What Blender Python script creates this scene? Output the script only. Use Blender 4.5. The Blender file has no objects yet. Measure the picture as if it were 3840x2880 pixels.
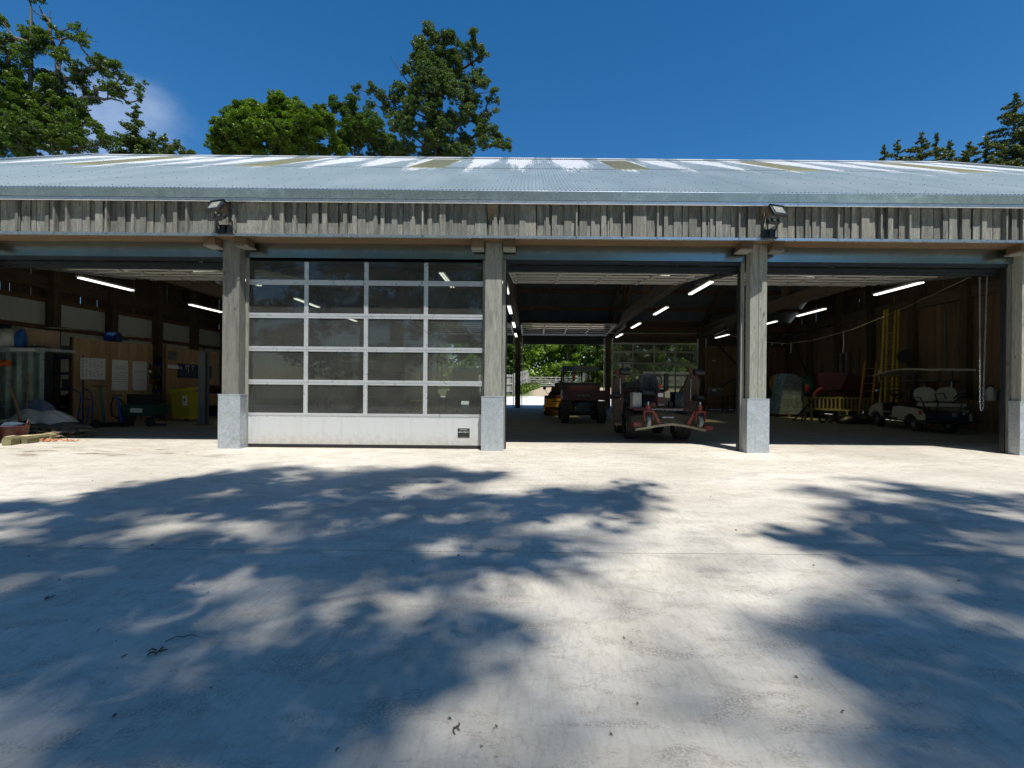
import bpy, bmesh, math, random
import numpy as np
from mathutils import Vector, Matrix, Euler
random.seed(7); rng = np.random.default_rng(7)
SC = bpy.context.scene
COL = SC.collection
R = math.radians
# ---------------------------------------------------------------- camera
F = 1813.0; PX0, PY0 = 1990.0, 1448.0; ROLL = 0.0087; CAMH = 1.25
cam = bpy.data.cameras.new("camera"); cam_o = bpy.data.objects.new("camera", cam); COL.objects.link(cam_o)
cam.sensor_width = 36.0; cam.lens = F/3840*36.0
cam.shift_x = -(PX0-1920)/3840; cam.shift_y = (PY0-1440)/3840
cam.clip_start = 0.05; cam.clip_end = 3000
cam_o.matrix_world = Matrix.Translation((0, 0, CAMH)) @ Matrix.Rotation(R(90), 4, 'X') @ Matrix.Rotation(ROLL, 4, 'Z')
SC.camera = cam_o
# ---------------------------------------------------------------- sky, sun, exposure
TO_SUN = Vector((0.35, -1.0, 2.27)).normalized()
SUN_EL = math.asin(TO_SUN.z)
world = bpy.data.worlds.new("World"); SC.world = world; world.use_nodes = True
nt = world.node_tree; nt.nodes.clear()
wo = nt.nodes.new('ShaderNodeOutputWorld'); bg = nt.nodes.new('ShaderNodeBackground')
sky = nt.nodes.new('ShaderNodeTexSky'); sky.sky_type = 'NISHITA'; sky.sun_disc = False
sky.sun_elevation = SUN_EL; sky.sun_rotation = math.atan2(TO_SUN.x, TO_SUN.y)
sky.altitude = 300; sky.air_density = 1.0; sky.dust_density = 0.15; sky.ozone_density = 2.5
hs = nt.nodes.new('ShaderNodeHueSaturation'); hs.inputs['Saturation'].default_value = 1.36; hs.inputs['Value'].default_value = 1.0
bg.inputs['Strength'].default_value = 0.104
# thin high cloud: stretched noise on the sky's own directions
tc = nt.nodes.new('ShaderNodeTexCoord'); mp = nt.nodes.new('ShaderNodeMapping')
mp.inputs['Scale'].default_value = (2.0, 1.2, 4.0); mp.inputs['Rotation'].default_value = (0.3, 0.5, 0.2); mp.inputs['Location'].default_value = (5.280121, 5.795173, -0.269377)
nz = nt.nodes.new('ShaderNodeTexNoise'); nz.inputs['Scale'].default_value = 1.6; nz.inputs['Detail'].default_value = 7; nz.inputs['Roughness'].default_value = 0.55
nz.inputs['Distortion'].default_value = 0.5
rp = nt.nodes.new('ShaderNodeValToRGB'); rp.color_ramp.elements[0].position = 0.44; rp.color_ramp.elements[1].position = 0.72
rp.color_ramp.elements[0].color = (0, 0, 0, 1); rp.color_ramp.elements[1].color = (0.40, 0.40, 0.40, 1)
mixc = nt.nodes.new('ShaderNodeMixRGB'); mixc.inputs['Color2'].default_value = (7.0, 7.8, 9.0, 1)
L = nt.links.new
L(tc.outputs['Generated'], mp.inputs['Vector']); L(mp.outputs['Vector'], nz.inputs['Vector']); L(nz.outputs['Fac'], rp.inputs['Fac'])
# one small bank of thin cloud low in the north west
dt = nt.nodes.new('ShaderNodeVectorMath'); dt.operation = 'DOT_PRODUCT'; dt.inputs[1].default_value = (-.612, .698, .373); L(tc.outputs['Generated'], dt.inputs[0])
mrc = nt.nodes.new('ShaderNodeMapRange'); mrc.interpolation_type = 'SMOOTHSTEP'; mrc.inputs['From Min'].default_value = .993; mrc.inputs['From Max'].default_value = 1.0; L(dt.outputs['Value'], mrc.inputs['Value'])
mu = nt.nodes.new('ShaderNodeMath'); mu.operation = 'MULTIPLY'; L(rp.outputs['Color'], mu.inputs[0]); L(mrc.outputs[0], mu.inputs[1])
L(sky.outputs['Color'], hs.inputs['Color']); L(hs.outputs['Color'], mixc.inputs['Color1']); L(mu.outputs[0], mixc.inputs['Fac'])
L(mixc.outputs['Color'], bg.inputs['Color']); L(bg.outputs['Background'], wo.inputs['Surface'])
sun = bpy.data.lights.new("sun", 'SUN'); sun.energy = 5.0; sun.angle = R(0.8); sun.color = (1.0, 0.97, 0.92)
sun_o = bpy.data.objects.new("sun", sun); COL.objects.link(sun_o)
sun_o.rotation_euler = TO_SUN.to_track_quat('Z', 'Y').to_euler()
SC.view_settings.view_transform = 'Standard'; SC.view_settings.look = 'None'
SC.view_settings.exposure = 0.32; SC.view_settings.gamma = 1.0
SC.cycles.max_bounces = 8; SC.cycles.diffuse_bounces = 4; SC.cycles.glossy_bounces = 4; SC.cycles.transparent_max_bounces = 16
SC.cycles.use_denoising = True
SC.cycles.sample_clamp_indirect = 6.0

# ---------------------------------------------------------------- pixel helpers (photo pixels -> world)
def uv(px, py):
    dx, dy = px-PX0, py-PY0
    return dx*math.cos(ROLL)+dy*math.sin(ROLL), dy*math.cos(ROLL)-dx*math.sin(ROLL)
def at(px, py, Y):
    u, v = uv(px, py); return Vector((u*Y/F, Y, CAMH-v*Y/F))
def gnd(px, py, z=0.0):
    u, v = uv(px, py); Y = (CAMH-z)*F/v; return Vector((u*Y/F, Y, z))

# ---------------------------------------------------------------- mesh helper
class MB:
    def __init__(s): s.v = []; s.f = []; s.mi = []; s.sm = []
    def add(s, vs, fs, mi=0, smooth=False, M=None):
        b = len(s.v)
        for v in vs:
            v = Vector(v); s.v.append(tuple(M @ v) if M is not None else tuple(v))
        for f in fs: s.f.append([b+i for i in f]); s.mi.append(mi); s.sm.append(smooth)
        return s
    def box(s, x0, x1, y0, y1, z0, z1, mi=0, M=None):
        return s.add([(x0,y0,z0),(x1,y0,z0),(x1,y1,z0),(x0,y1,z0),(x0,y0,z1),(x1,y0,z1),(x1,y1,z1),(x0,y1,z1)],
              [(0,3,2,1),(4,5,6,7),(0,1,5,4),(1,2,6,5),(2,3,7,6),(3,0,4,7)], mi, False, M)
    def cbox(s, c, sx, sy, sz, mi=0, rot=None, M=None):
        T = Matrix.Translation(c) @ (Euler(rot).to_matrix().to_4x4() if rot else Matrix.Identity(4))
        if M is not None: T = M @ T
        return s.box(-sx/2, sx/2, -sy/2, sy/2, -sz/2, sz/2, mi, T)
    def bbox(s, c, sx, sy, sz, b=0.02, mi=0, rot=None, M=None):
        # bevelled box: chamfered on all edges
        T = Matrix.Translation(c) @ (Euler(rot).to_matrix().to_4x4() if rot else Matrix.Identity(4))
        if M is not None: T = M @ T
        hx, hy, hz = sx/2, sy/2, sz/2; b = min(b, hx*.9, hy*.9, hz*.9)
        bm = bmesh.new(); bmesh.ops.create_cube(bm, size=1)
        for v in bm.verts: v.co = Vector((v.co.x*sx, v.co.y*sy, v.co.z*sz))
        bmesh.ops.bevel(bm, geom=list(bm.edges), offset=b, segments=2, profile=0.5, affect='EDGES')
        bm.verts.index_update()
        s.add([v.co for v in bm.verts], [[v.index for v in f.verts] for f in bm.faces], mi, True, T); bm.free(); return s
    def beam(s, p0, p1, w, h, mi=0, up=(0,0,1)):
        # rectangular bar from p0 to p1
        p0, p1 = Vector(p0), Vector(p1); d = p1-p0; l = d.length
        if l < 1e-6: return s
        d.normalize(); u = Vector(up)
        if abs(d.dot(u)) > .99: u = Vector((0,1,0))
        x = d.cross(u).normalized(); z = x.cross(d).normalized()
        M = Matrix((( x.x,d.x,z.x,p0.x),(x.y,d.y,z.y,p0.y),(x.z,d.z,z.z,p0.z),(0,0,0,1)))
        return s.box(-w/2, w/2, 0, l, -h/2, h/2, mi, M)
    def tube(s, pts, r, n=8, mi=0, caps=True):
        pts = [Vector(p) for p in pts]; rs = r if isinstance(r, (list, tuple)) else [r]*len(pts)
        b = len(s.v); ref = None
        for i, p in enumerate(pts):
            d = (pts[min(i+1, len(pts)-1)]-pts[max(i-1, 0)])
            if d.length < 1e-9: d = Vector((0,0,1))
            d.normalize()
            if ref is None:
                ref = d.orthogonal().normalized()
            a = (ref - d*ref.dot(d))
            if a.length < 1e-5: a = d.orthogonal()
            a.normalize(); ref = a; c = d.cross(a)
            for k in range(n):
                t = 2*math.pi*k/n; s.v.append(tuple(p+(a*math.cos(t)+c*math.sin(t))*rs[i]))
        for i in range(len(pts)-1):
            for k in range(n):
                k2 = (k+1) % n; s.f.append([b+i*n+k, b+i*n+k2, b+(i+1)*n+k2, b+(i+1)*n+k]); s.mi.append(mi); s.sm.append(n > 4)
        if caps:
            s.f.append([b+k for k in range(n)][::-1]); s.mi.append(mi); s.sm.append(False)
            e = b+(len(pts)-1)*n; s.f.append([e+k for k in range(n)]); s.mi.append(mi); s.sm.append(False)
        return s
    def cyl(s, c, axis, r, h, n=20, mi=0, r2=None):
        c = Vector(c); a = Vector(axis).normalized()*h/2
        return s.tube([c-a, c+a], [r, r if r2 is None else r2], n, mi)
    def lathe(s, prof, n=24, mi=0, M=None):
        # prof: list of (r, z) about z
        b = []; vs = []
        for r, z in prof:
            for k in range(n):
                t = 2*math.pi*k/n; vs.append((r*math.cos(t), r*math.sin(t), z))
        fs = []
        for i in range(len(prof)-1):
            for k in range(n): k2 = (k+1) % n; fs.append((i*n+k, i*n+k2, (i+1)*n+k2, (i+1)*n+k))
        fs.append(tuple(range(n))[::-1]); e = (len(prof)-1)*n; fs.append(tuple(e+k for k in range(n)))
        return s.add(vs, fs, mi, True, M)
    def prism(s, poly, y0, y1, mi=0, M=None, axis='y', smooth=False):
        # polygon in (x,z) extruded along y (axis='y') or polygon (y,z) along x (axis='x') or (x,y) along z
        n = len(poly)
        if axis == 'y': vs = [(a, y0, b) for a, b in poly]+[(a, y1, b) for a, b in poly]
        elif axis == 'x': vs = [(y0, a, b) for a, b in poly]+[(y1, a, b) for a, b in poly]
        else: vs = [(a, b, y0) for a, b in poly]+[(a, b, y1) for a, b in poly]
        fs = [list(range(n)), list(range(n, 2*n))[::-1]]+[[i, n+i, n+(i+1) % n, (i+1) % n] for i in range(n)]
        return s.add(vs, fs, mi, smooth, M)
    def ball(s, c, r, sx=1, sy=1, sz=1, n=12, m=8, mi=0, noise=0):
        vs = []; 
        for i in range(m+1):
            ph = math.pi*i/m
            for k in range(n):
                t = 2*math.pi*k/n; q = 1+(random.uniform(-noise, noise) if noise else 0)
                vs.append((c[0]+r*sx*q*math.sin(ph)*math.cos(t), c[1]+r*sy*q*math.sin(ph)*math.sin(t), c[2]+r*sz*q*math.cos(ph)))
        fs = [(i*n+k, (i+1)*n+k, (i+1)*n+(k+1) % n, i*n+(k+1) % n) for i in range(m) for k in range(n)]
        return s.add(vs, fs, mi, True)
    def mesh(s, name, mats):
        me = bpy.data.meshes.new(name); me.from_pydata(s.v, [], s.f)
        mats = mats if isinstance(mats, (list, tuple)) else [mats]
        for m in mats: me.materials.append(m)
        me.polygons.foreach_set('material_index', s.mi); me.polygons.foreach_set('use_smooth', s.sm)
        bm = bmesh.new(); bm.from_mesh(me); bmesh.ops.recalc_face_normals(bm, faces=bm.faces); bm.to_mesh(me); bm.free()
        if any(s.sm) and hasattr(me, 'set_sharp_from_angle'): me.set_sharp_from_angle(angle=R(40))
        me.update(); return me
    def build(s, name, mats, parent=None, **kw):
        o = bpy.data.objects.new(name, s.mesh(name, mats)); COL.objects.link(o)
        if parent is not None: o.parent = parent
        for k, v in kw.items(): o[k] = v
        return o
def link(name, me, parent=None, loc=None, M=None, **kw):
    o = bpy.data.objects.new(name, me); COL.objects.link(o)
    if parent is not None: o.parent = parent
    if M is not None: o.matrix_local = M
    if loc is not None: o.location = loc
    for k, v in kw.items(): o[k] = v
    return o
def thing(name, label, cat, loc=(0,0,0), rz=0.0, group=None, rot=None):
    o = bpy.data.objects.new(name, None); COL.objects.link(o); o.empty_display_size = .2
    o.location = loc; o.rotation_euler = rot if rot else (0, 0, rz)
    o['label'] = label; o['category'] = cat
    if group: o['group'] = group
    return o
def tag(o, label, cat, group=None):
    o['label'] = label; o['category'] = cat
    if group: o['group'] = group
    return o
KIDS = {}
def copy_tree(root, loc=None, rz=None, label=None, group=None):
    def rec(o, par):
        c = o.copy(); COL.objects.link(c); c.parent = par
        for ch in [x for x in bpy.data.objects if x.parent == o]: rec(ch, c)
        return c
    c = rec(root, root.parent)
    if loc is not None: c.location = loc
    if rz is not None: c.rotation_euler = (0, 0, rz)
    if label: c['label'] = label
    if group: c['group'] = group
    return c

# ---------------------------------------------------------------- materials
def new_mat(name):
    m = bpy.data.materials.new(name); m.use_nodes = True; t = m.node_tree
    return m, t, t.nodes['Principled BSDF'], t.nodes.new, t.links.new
def coords(t, scale=(1,1,1), obj=True, rnd=False):
    n = t.nodes.new; l = t.links.new
    tc = n('ShaderNodeTexCoord'); mp = n('ShaderNodeMapping'); mp.inputs['Scale'].default_value = scale
    src = tc.outputs['Object']
    if not obj:
        g = n('ShaderNodeNewGeometry'); src = g.outputs['Position']
    if rnd:
        oi = n('ShaderNodeObjectInfo'); mu = n('ShaderNodeVectorMath'); mu.operation = 'SCALE'; mu.inputs['Scale'].default_value = 37.0
        cb = n('ShaderNodeCombineXYZ'); l(oi.outputs['Random'], cb.inputs[0]); l(oi.outputs['Random'], cb.inputs[1]); l(oi.outputs['Random'], cb.inputs[2])
        l(cb.outputs[0], mu.inputs[0]); ad = n('ShaderNodeVectorMath'); l(src, ad.inputs[0]); l(mu.outputs[0], ad.inputs[1]); src = ad.outputs[0]
    l(src, mp.inputs['Vector']); return mp.outputs['Vector']
def noise(t, vec, scale, detail=5, rough=.55, dist=0):
    n = t.nodes.new('ShaderNodeTexNoise'); n.inputs['Scale'].default_value = scale; n.inputs['Detail'].default_value = detail
    n.inputs['Roughness'].default_value = rough; n.inputs['Distortion'].default_value = dist; t.links.new(vec, n.inputs['Vector']); return n.outputs['Fac']
def ramp(t, fac, stops):
    r = t.nodes.new('ShaderNodeValToRGB'); e = r.color_ramp.elements
    while len(e) < len(stops): e.new(0.5)
    for i, (p, c) in enumerate(stops):
        e[i].position = p; e[i].color = (c if isinstance(c, (tuple, list)) else (c, c, c))[:3]+(1,) if True else 0
    t.links.new(fac, r.inputs['Fac']); return r.outputs['Color']
def mixc_(t, a, b, fac, mode='MIX'):
    m = t.nodes.new('ShaderNodeMixRGB'); m.blend_type = mode
    for s_, v in (('Color1', a), ('Color2', b), ('Fac', fac)):
        if isinstance(v, (int, float)): m.inputs[s_].default_value = v if s_ == 'Fac' else (v, v, v, 1)
        elif isinstance(v, (tuple, list)): m.inputs[s_].default_value = tuple(v)[:3]+(1,)
        else: t.links.new(v, m.inputs[s_])
    return m.outputs['Color']
def bump(t, b, fac, strength=.3, dist=.01):
    n = t.nodes.new('ShaderNodeBump'); n.inputs['Strength'].default_value = strength; n.inputs['Distance'].default_value = dist
    t.links.new(fac, n.inputs['Height']); t.links.new(n.outputs['Normal'], b.inputs['Normal'])
MC = {}
def paint(name, col, rough=.5, metal=0, var=.25, scale=3, dirt=None, bmp=.1):
    if name in MC: return MC[name]
    m, t, b, n, l = new_mat(name)
    v = coords(t); f = noise(t, v, scale, 6, .6)
    dark = tuple(c*(1-var) for c in col); lite = tuple(min(1, c*(1+var*.6)) for c in col)
    c = ramp(t, f, [(.3, dark), (.7, lite)])
    if dirt:
        f2 = noise(t, v, scale*2.7, 8, .7); c = mixc_(t, c, dirt, ramp(t, f2, [(.5, 0), (.72, .75)]))
    l(c, b.inputs['Base Color']); b.inputs['Roughness'].default_value = rough; b.inputs['Metallic'].default_value = metal
    r_ = ramp(t, noise(t, v, scale*4, 4), [(.3, max(0, rough-.1)), (.7, min(1, rough+.15))]); l(r_, b.inputs['Roughness'])
    if bmp: bump(t, b, noise(t, v, scale*12, 4), bmp, .005)
    MC[name] = m; return m
def wood(name, c_dark, c_mid, c_lite, axis='z', rough=.8, knots=True, scale=1.0, rnd=True, tint=None):
    if name in MC: return MC[name]
    m, t, b, n, l = new_mat(name)
    k = {'z': (1,1,.09), 'x': (.09,1,1), 'y': (1,.09,1)}[axis]
    v = coords(t, tuple(a*scale for a in k), rnd=rnd)
    g1 = noise(t, v, 55, 6, .65, 1.2); g2 = noise(t, v, 9, 4, .5, 2.0)
    c = ramp(t, g1, [(.25, c_dark), (.5, c_mid), (.78, c_lite)])
    c = mixc_(t, c, ramp(t, g2, [(.3, (.55,.55,.55)), (.5, (1,1,1)), (.75, (1.25,1.22,1.15))]), .8, 'MULTIPLY')
    if knots:
        kk = {'z': (1,1,.45), 'x': (.45,1,1), 'y': (1,.45,1)}[axis]
        v2 = coords(t, tuple(a*scale for a in kk), rnd=rnd)
        vo = t.nodes.new('ShaderNodeTexVoronoi'); vo.inputs['Scale'].default_value = 5.0; l(v2, vo.inputs['Vector'])
        c = mixc_(t, c, (.08,.06,.045), ramp(t, vo.outputs['Distance'], [(.06, .8), (.09, .35), (.15, 0)]))
    oi = n('ShaderNodeObjectInfo')
    c = mixc_(t, c, ramp(t, oi.outputs['Random'], [(0, (.52,.50,.48)), (.3, (1.08,1.03,.95)), (.6, (.72,.73,.70)), (.8, (1.2,1.17,1.08)), (1, (.85,.88,.84))]), .9 if rnd else 0, 'MULTIPLY')
    if tint: c = mixc_(t, c, tint, .25)
    l(c, b.inputs['Base Color']); b.inputs['Roughness'].default_value = rough
    bump(t, b, g1, .5, .006); MC[name] = m; return m
def galv(name, col=(.42,.46,.50), rough=.36, metal=.75, blotch=.35, green=0.0, rnd=False, sc=5):
    if name in MC: return MC[name]
    m, t, b, n, l = new_mat(name); v = coords(t, rnd=rnd)
    vo = n('ShaderNodeTexVoronoi'); vo.inputs['Scale'].default_value = sc*2.2; vo.feature = 'SMOOTH_F1'; vo.inputs['Smoothness'].default_value = .6
    wv = n('ShaderNodeVectorMath'); wv.operation = 'ADD'; nn = n('ShaderNodeTexNoise'); nn.inputs['Scale'].default_value = sc*.8; l(v, nn.inputs['Vector'])
    l(v, wv.inputs[0]); l(nn.outputs['Color'], wv.inputs[1]); l(wv.outputs[0], vo.inputs['Vector'])
    f = noise(t, wv.outputs[0], sc, 6, .6, .8)
    d = tuple(c*(1-blotch) for c in col); h = tuple(min(1, c*(1+blotch)) for c in col)
    c = ramp(t, f, [(.3, d), (.55, col), (.75, h)])
    c = mixc_(t, c, ramp(t, vo.outputs['Distance'], [(.0, (1.12,1.12,1.14)), (.45, (.9,.9,.9))]), .7, 'MULTIPLY')
    if green: c = mixc_(t, c, (.22,.33,.22), ramp(t, noise(t, v, sc*1.3, 6, .65), [(.52, 0), (.72, green)]))
    l(c, b.inputs['Base Color']); b.inputs['Metallic'].default_value = metal
    l(ramp(t, f, [(.3, rough*1.35), (.7, rough*.85)]), b.inputs['Roughness']); MC[name] = m; return m
def emit(name, col, s):
    if name in MC: return MC[name]
    m, t, b, n, l = new_mat(name); b.inputs['Base Color'].default_value = (.8,.8,.8,1)
    b.inputs['Emission Color'].default_value = tuple(col)+(1,); b.inputs['Emission Strength'].default_value = s; MC[name] = m; return m

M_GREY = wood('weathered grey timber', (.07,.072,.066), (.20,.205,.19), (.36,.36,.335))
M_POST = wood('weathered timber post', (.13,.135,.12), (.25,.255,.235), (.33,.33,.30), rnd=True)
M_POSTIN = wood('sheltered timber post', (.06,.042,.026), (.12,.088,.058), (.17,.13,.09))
M_BEAM = wood('sawn roof beam timber', (.07,.052,.034), (.15,.115,.08), (.22,.18,.13), axis='y')
M_PURLIN = wood('sawn purlin timber', (.09,.05,.025), (.17,.10,.052), (.25,.15,.08), axis='x')
M_FRESH = wood('unweathered orange timber', (.07,.042,.02), (.13,.083,.043), (.19,.125,.068), axis='x', rnd=True)
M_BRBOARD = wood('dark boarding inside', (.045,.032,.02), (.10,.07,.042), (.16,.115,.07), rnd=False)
M_PLY = wood('birch plywood', (.30,.19,.10), (.40,.26,.145), (.46,.31,.18), knots=False, scale=.35, rnd=True)
M_PLYD = wood('dusty plywood', (.16,.105,.07), (.22,.15,.10), (.27,.19,.13), knots=False, scale=.35, rnd=True)
M_WPANEL = paint('white cladding panel', (.62,.66,.64), .5, 0, .08, 1.5)
M_GALV = galv('galvanised post base', (.50,.54,.58), .42, .55, .25, .5, sc=7, rnd=True)
M_GUT = galv('galvanised gutter', (.50,.58,.63), .24, .85, .22, 0, sc=2)
M_LINT = galv('galvanised lintel', (.32,.37,.36), .20, .95, .15, 0, sc=.8)
M_STRIP = galv('bright metal flashing', (.70,.74,.78), .25, .9, .1, 0, sc=2)
M_ALU = paint('anodised aluminium door frame', (.62,.63,.64), .32, .55, .05, 2, bmp=0)
M_DPAN = paint('grey enamelled door panel', (.50,.51,.51), .38, 0, .04, 1.5, bmp=0)
M_BLACK = paint('black plastic', (.018,.018,.02), .45, 0, .2)
M_RUB = paint('black rubber tyre', (.028,.028,.028), .8, 0, .3, 8, dirt=(.10,.085,.06), bmp=.3)
M_DARK = paint('dark steel', (.035,.04,.045), .4, .6, .2)
M_STEEL = paint('bare steel', (.42,.44,.45), .32, .9, .2, 6)
M_SCREW = paint('screw heads', (.75,.75,.75), .3, .8, .05)
M_TUBE = emit('lit fluorescent tube', (1.0,.97,.88), 1.7)
M_WHITE = paint('white plastic', (.75,.75,.72), .45, 0, .06)
M_CREAM = paint('cream moulding', (.46,.43,.36), .4, 0, .08, 2)
M_RED = paint('faded red paint', (.20,.028,.022), .42, 0, .3, 3, dirt=(.10,.06,.045))
M_MAROON = paint('dusty maroon paint', (.085,.016,.018), .5, 0, .3, 4, dirt=(.11,.08,.05))
M_MUD = paint('muddy mower deck', (.22,.16,.075), .8, 0, .4, 6, dirt=(.26,.22,.12), bmp=.4)
M_BLUE = paint('blue enamelled steel', (.012,.045,.20), .4, .2, .2)
M_YEL = paint('yellow plastic', (.48,.42,.03), .5, 0, .12)
M_ORYEL = paint('orange yellow machine paint', (.80,.42,.01), .4, 0, .12)
M_ORG = paint('orange paint', (.62,.13,.02), .45, 0, .15)
M_SEAT = paint('grey vinyl seat', (.11,.12,.13), .55, 0, .15, 5)
M_CANVAS = paint('pale woven tarpaulin', (.60,.57,.52), .8, 0, .2, 7, dirt=(.35,.31,.26), bmp=.3)
M_CARPET = paint('muddy underlay', (.14,.115,.08), .95, 0, .4, 14, dirt=(.30,.27,.2), bmp=.5)
M_LETTER = paint('white lettering', (.72,.72,.72), .5, 0, .03, bmp=0)

def glass(name, tint, dust, dustcol=(.5,.5,.46), refl=1.0):
    m = bpy.data.materials.new(name); m.use_nodes = True; t = m.node_tree; t.nodes.clear(); n = t.nodes.new; l = t.links.new
    out = n('ShaderNodeOutputMaterial'); tr = n('ShaderNodeBsdfTransparent'); tr.inputs['Color'].default_value = tint+(1,)
    df = n('ShaderNodeBsdfDiffuse'); df.inputs['Color'].default_value = dustcol+(1,)
    gl = n('ShaderNodeBsdfGlossy'); gl.inputs['Roughness'].default_value = .03; gl.inputs['Color'].default_value = (.9*refl,)*3+(1,)
    v = coords(t, (1,1,1)); f = noise(t, v, 110, 5, .75); f2 = noise(t, v, 1.2, 5)
    dd = ramp(t, f, [(.35, dust*.55), (.7, dust*1.7)]); dd2 = mixc_(t, dd, ramp(t, f2, [(.3, .7), (.7, 1.3)]), 1.0, 'MULTIPLY')
    m1 = n('ShaderNodeMixShader'); l(dd2, m1.inputs[0]); l(tr.outputs[0], m1.inputs[1]); l(df.outputs[0], m1.inputs[2])
    fr = n('ShaderNodeFresnel'); fr.inputs['IOR'].default_value = 1.45; m2 = n('ShaderNodeMixShader')
    l(fr.outputs[0], m2.inputs[0]); l(m1.outputs[0], m2.inputs[1]); l(gl.outputs[0], m2.inputs[2]); l(m2.outputs[0], out.inputs['Surface'])
    return m
M_GLASS = glass('dusty acrylic pane', (.60,.64,.60), .07)
M_GLASSB = glass('hazy acrylic pane', (.58,.60,.55), .16)
M_CARGL = glass('vehicle glass', (.55,.62,.62), .03)
M_CARGL.name = 'vehicle glass'
# ================================================================ GROUND
YB = 9.03; YP = 9.30; YD = 9.52; YBACK = 27.24
XP = [-16.0, -10.93, -5.78, -0.73, 4.35, 9.60, 14.60]     # post lines
def terrain(Y, X=0):
    pts = [(-400,0),(28.2,0),(36,.46),(46,.85),(58,1.12),(70,1.3),(700,2.0)]
    for (a, za), (b, zb) in zip(pts, pts[1:]):
        if a <= Y <= b: return za+(zb-za)*(Y-a)/(b-a)
    return 0
def ground_mat():
    m, t, b, n, l = new_mat('yard ground')
    g = n('ShaderNodeNewGeometry'); P = g.outputs['Position']
    sx = n('ShaderNodeSeparateXYZ'); l(P, sx.inputs[0])
    def mp(sc, rot=0):
        q = n('ShaderNodeMapping'); q.inputs['Scale'].default_value = sc; q.inputs['Rotation'].default_value = (0,0,rot); l(P, q.inputs['Vector']); return q.outputs[0]
    v = mp((1,1,1)); vs = mp((4,1.1,1)); vd = mp((4,1.0,1), .5)
    big = noise(t, v, .35, 5, .55); mid = noise(t, v, 1.6, 8, .68); fine = noise(t, v, 60, 6, .75)
    brush = noise(t, vs, 9, 7, .7, .3); brush2 = noise(t, vd, 7, 7, .72, .4)
    c = ramp(t, mid, [(.25, (.585,.545,.47)), (.5, (.64,.60,.525)), (.8, (.68,.64,.565))])
    c = mixc_(t, c, ramp(t, big, [(.35, (.78,.77,.74)), (.65, (1.06,1.05,1.03))]), 1, 'MULTIPLY')
    c = mixc_(t, c, ramp(t, brush, [(.36, (.93,.925,.91)), (.6, (1.02,1.02,1.02))]), .7, 'MULTIPLY')
    c = mixc_(t, c, ramp(t, brush2, [(.40, (.84,.825,.80)), (.50, (1.0,1.0,1.0))]), .65, 'MULTIPLY')
    # worn brown scuffs
    sc_ = mixc_(t, ramp(t, noise(t, mp((1,2.2,1), .35), 2.3, 9, .78, .5), [(.50, 0), (.60, 1)]), ramp(t, noise(t, v, 90, 4, .6), [(.42, 0), (.55, 1)]), 1, 'MULTIPLY')
    c = mixc_(t, c, (.30,.26,.215), mixc_(t, sc_, .7, 1, 'MULTIPLY'))
    c = mixc_(t, c, ramp(t, fine, [(.3, (.88,.88,.88)), (.7, (1.06,1.06,1.06))]), .8, 'MULTIPLY')
    blot = ramp(t, noise(t, mp((1,1.5,1), .2), .9, 9, .72, .7), [(.44, (1,1,1)), (.53, (.90,.89,.87)), (.60, (.92,.91,.88)), (.70, (1.03,1.03,1.03))])
    c = mixc_(t, c, blot, .85, 'MULTIPLY')
    speck = ramp(t, noise(t, v, 34, 3, .55), [(.30, .75), (.35, 0)]); c = mixc_(t, c, (.20,.165,.12), mixc_(t, speck, ramp(t, noise(t, v, 1.1, 4, .6), [(.42, 0), (.62, .8)]), 1, 'MULTIPLY'))
    wv = n('ShaderNodeTexWave'); wv.inputs['Scale'].default_value = .35; wv.inputs['Distortion'].default_value = 22; wv.inputs['Detail'].default_value = 6; wv.inputs['Detail Scale'].default_value = 1.4; l(mp((1,1.3,1), .9), wv.inputs['Vector'])
    c = mixc_(t, c, (.25,.22,.18), ramp(t, wv.outputs['Fac'], [(.0, .10), (.01, .0)]))
    # dried mud near the doorway on the left
    def band(src, lo, hi, soft):
        a = n('ShaderNodeMapRange'); a.interpolation_type = 'SMOOTHSTEP'; a.inputs['From Min'].default_value = lo-soft; a.inputs['From Max'].default_value = lo+soft
        l(src, a.inputs['Value'])
        b2 = n('ShaderNodeMapRange'); b2.interpolation_type = 'SMOOTHSTEP'; b2.inputs['From Min'].default_value = hi-soft; b2.inputs['From Max'].default_value = hi+soft
        b2.inputs['To Min'].default_value = 1; b2.inputs['To Max'].default_value = 0
        l(src, b2.inputs['Value'])
        m_ = n('ShaderNodeMath'); m_.operation = 'MULTIPLY'; l(a.outputs[0], m_.inputs[0]); l(b2.outputs[0], m_.inputs[1]); return m_.outputs[0]
    def mul(a, b_):
        m_ = n('ShaderNodeMath'); m_.operation = 'MULTIPLY'; l(a, m_.inputs[0]); l(b_, m_.inputs[1]); return m_.outputs[0]
    mudn = ramp(t, noise(t, mp((.9,2.6,1)), 1.35, 6, .62), [(.56, 0), (.585, 1)])
    zone = mul(band(sx.outputs[1], 8.05, 9.3, .35), band(sx.outputs[0], -30, -5.2, 1.2))
    c = mixc_(t, c, ramp(t, noise(t, v, 25, 5, .7), [(.3, (.19,.155,.105)), (.7, (.33,.285,.21))]), mul(mudn, zone))
    mud2 = ramp(t, noise(t, mp((1.2,5,1)), 2.4, 6, .62), [(.62, 0), (.65, .85)])
    zone2 = band(sx.outputs[1], 8.6, 9.9, .3)
    c = mixc_(t, c, (.26,.215,.15), mul(mud2, zone2))
    # inside the barn the slab is darker, fading in behind the threshold
    ins = mul(band(sx.outputs[1], 10.7, 27.4, .9), band(sx.outputs[0], -16.2, 14.8, .05))
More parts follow.
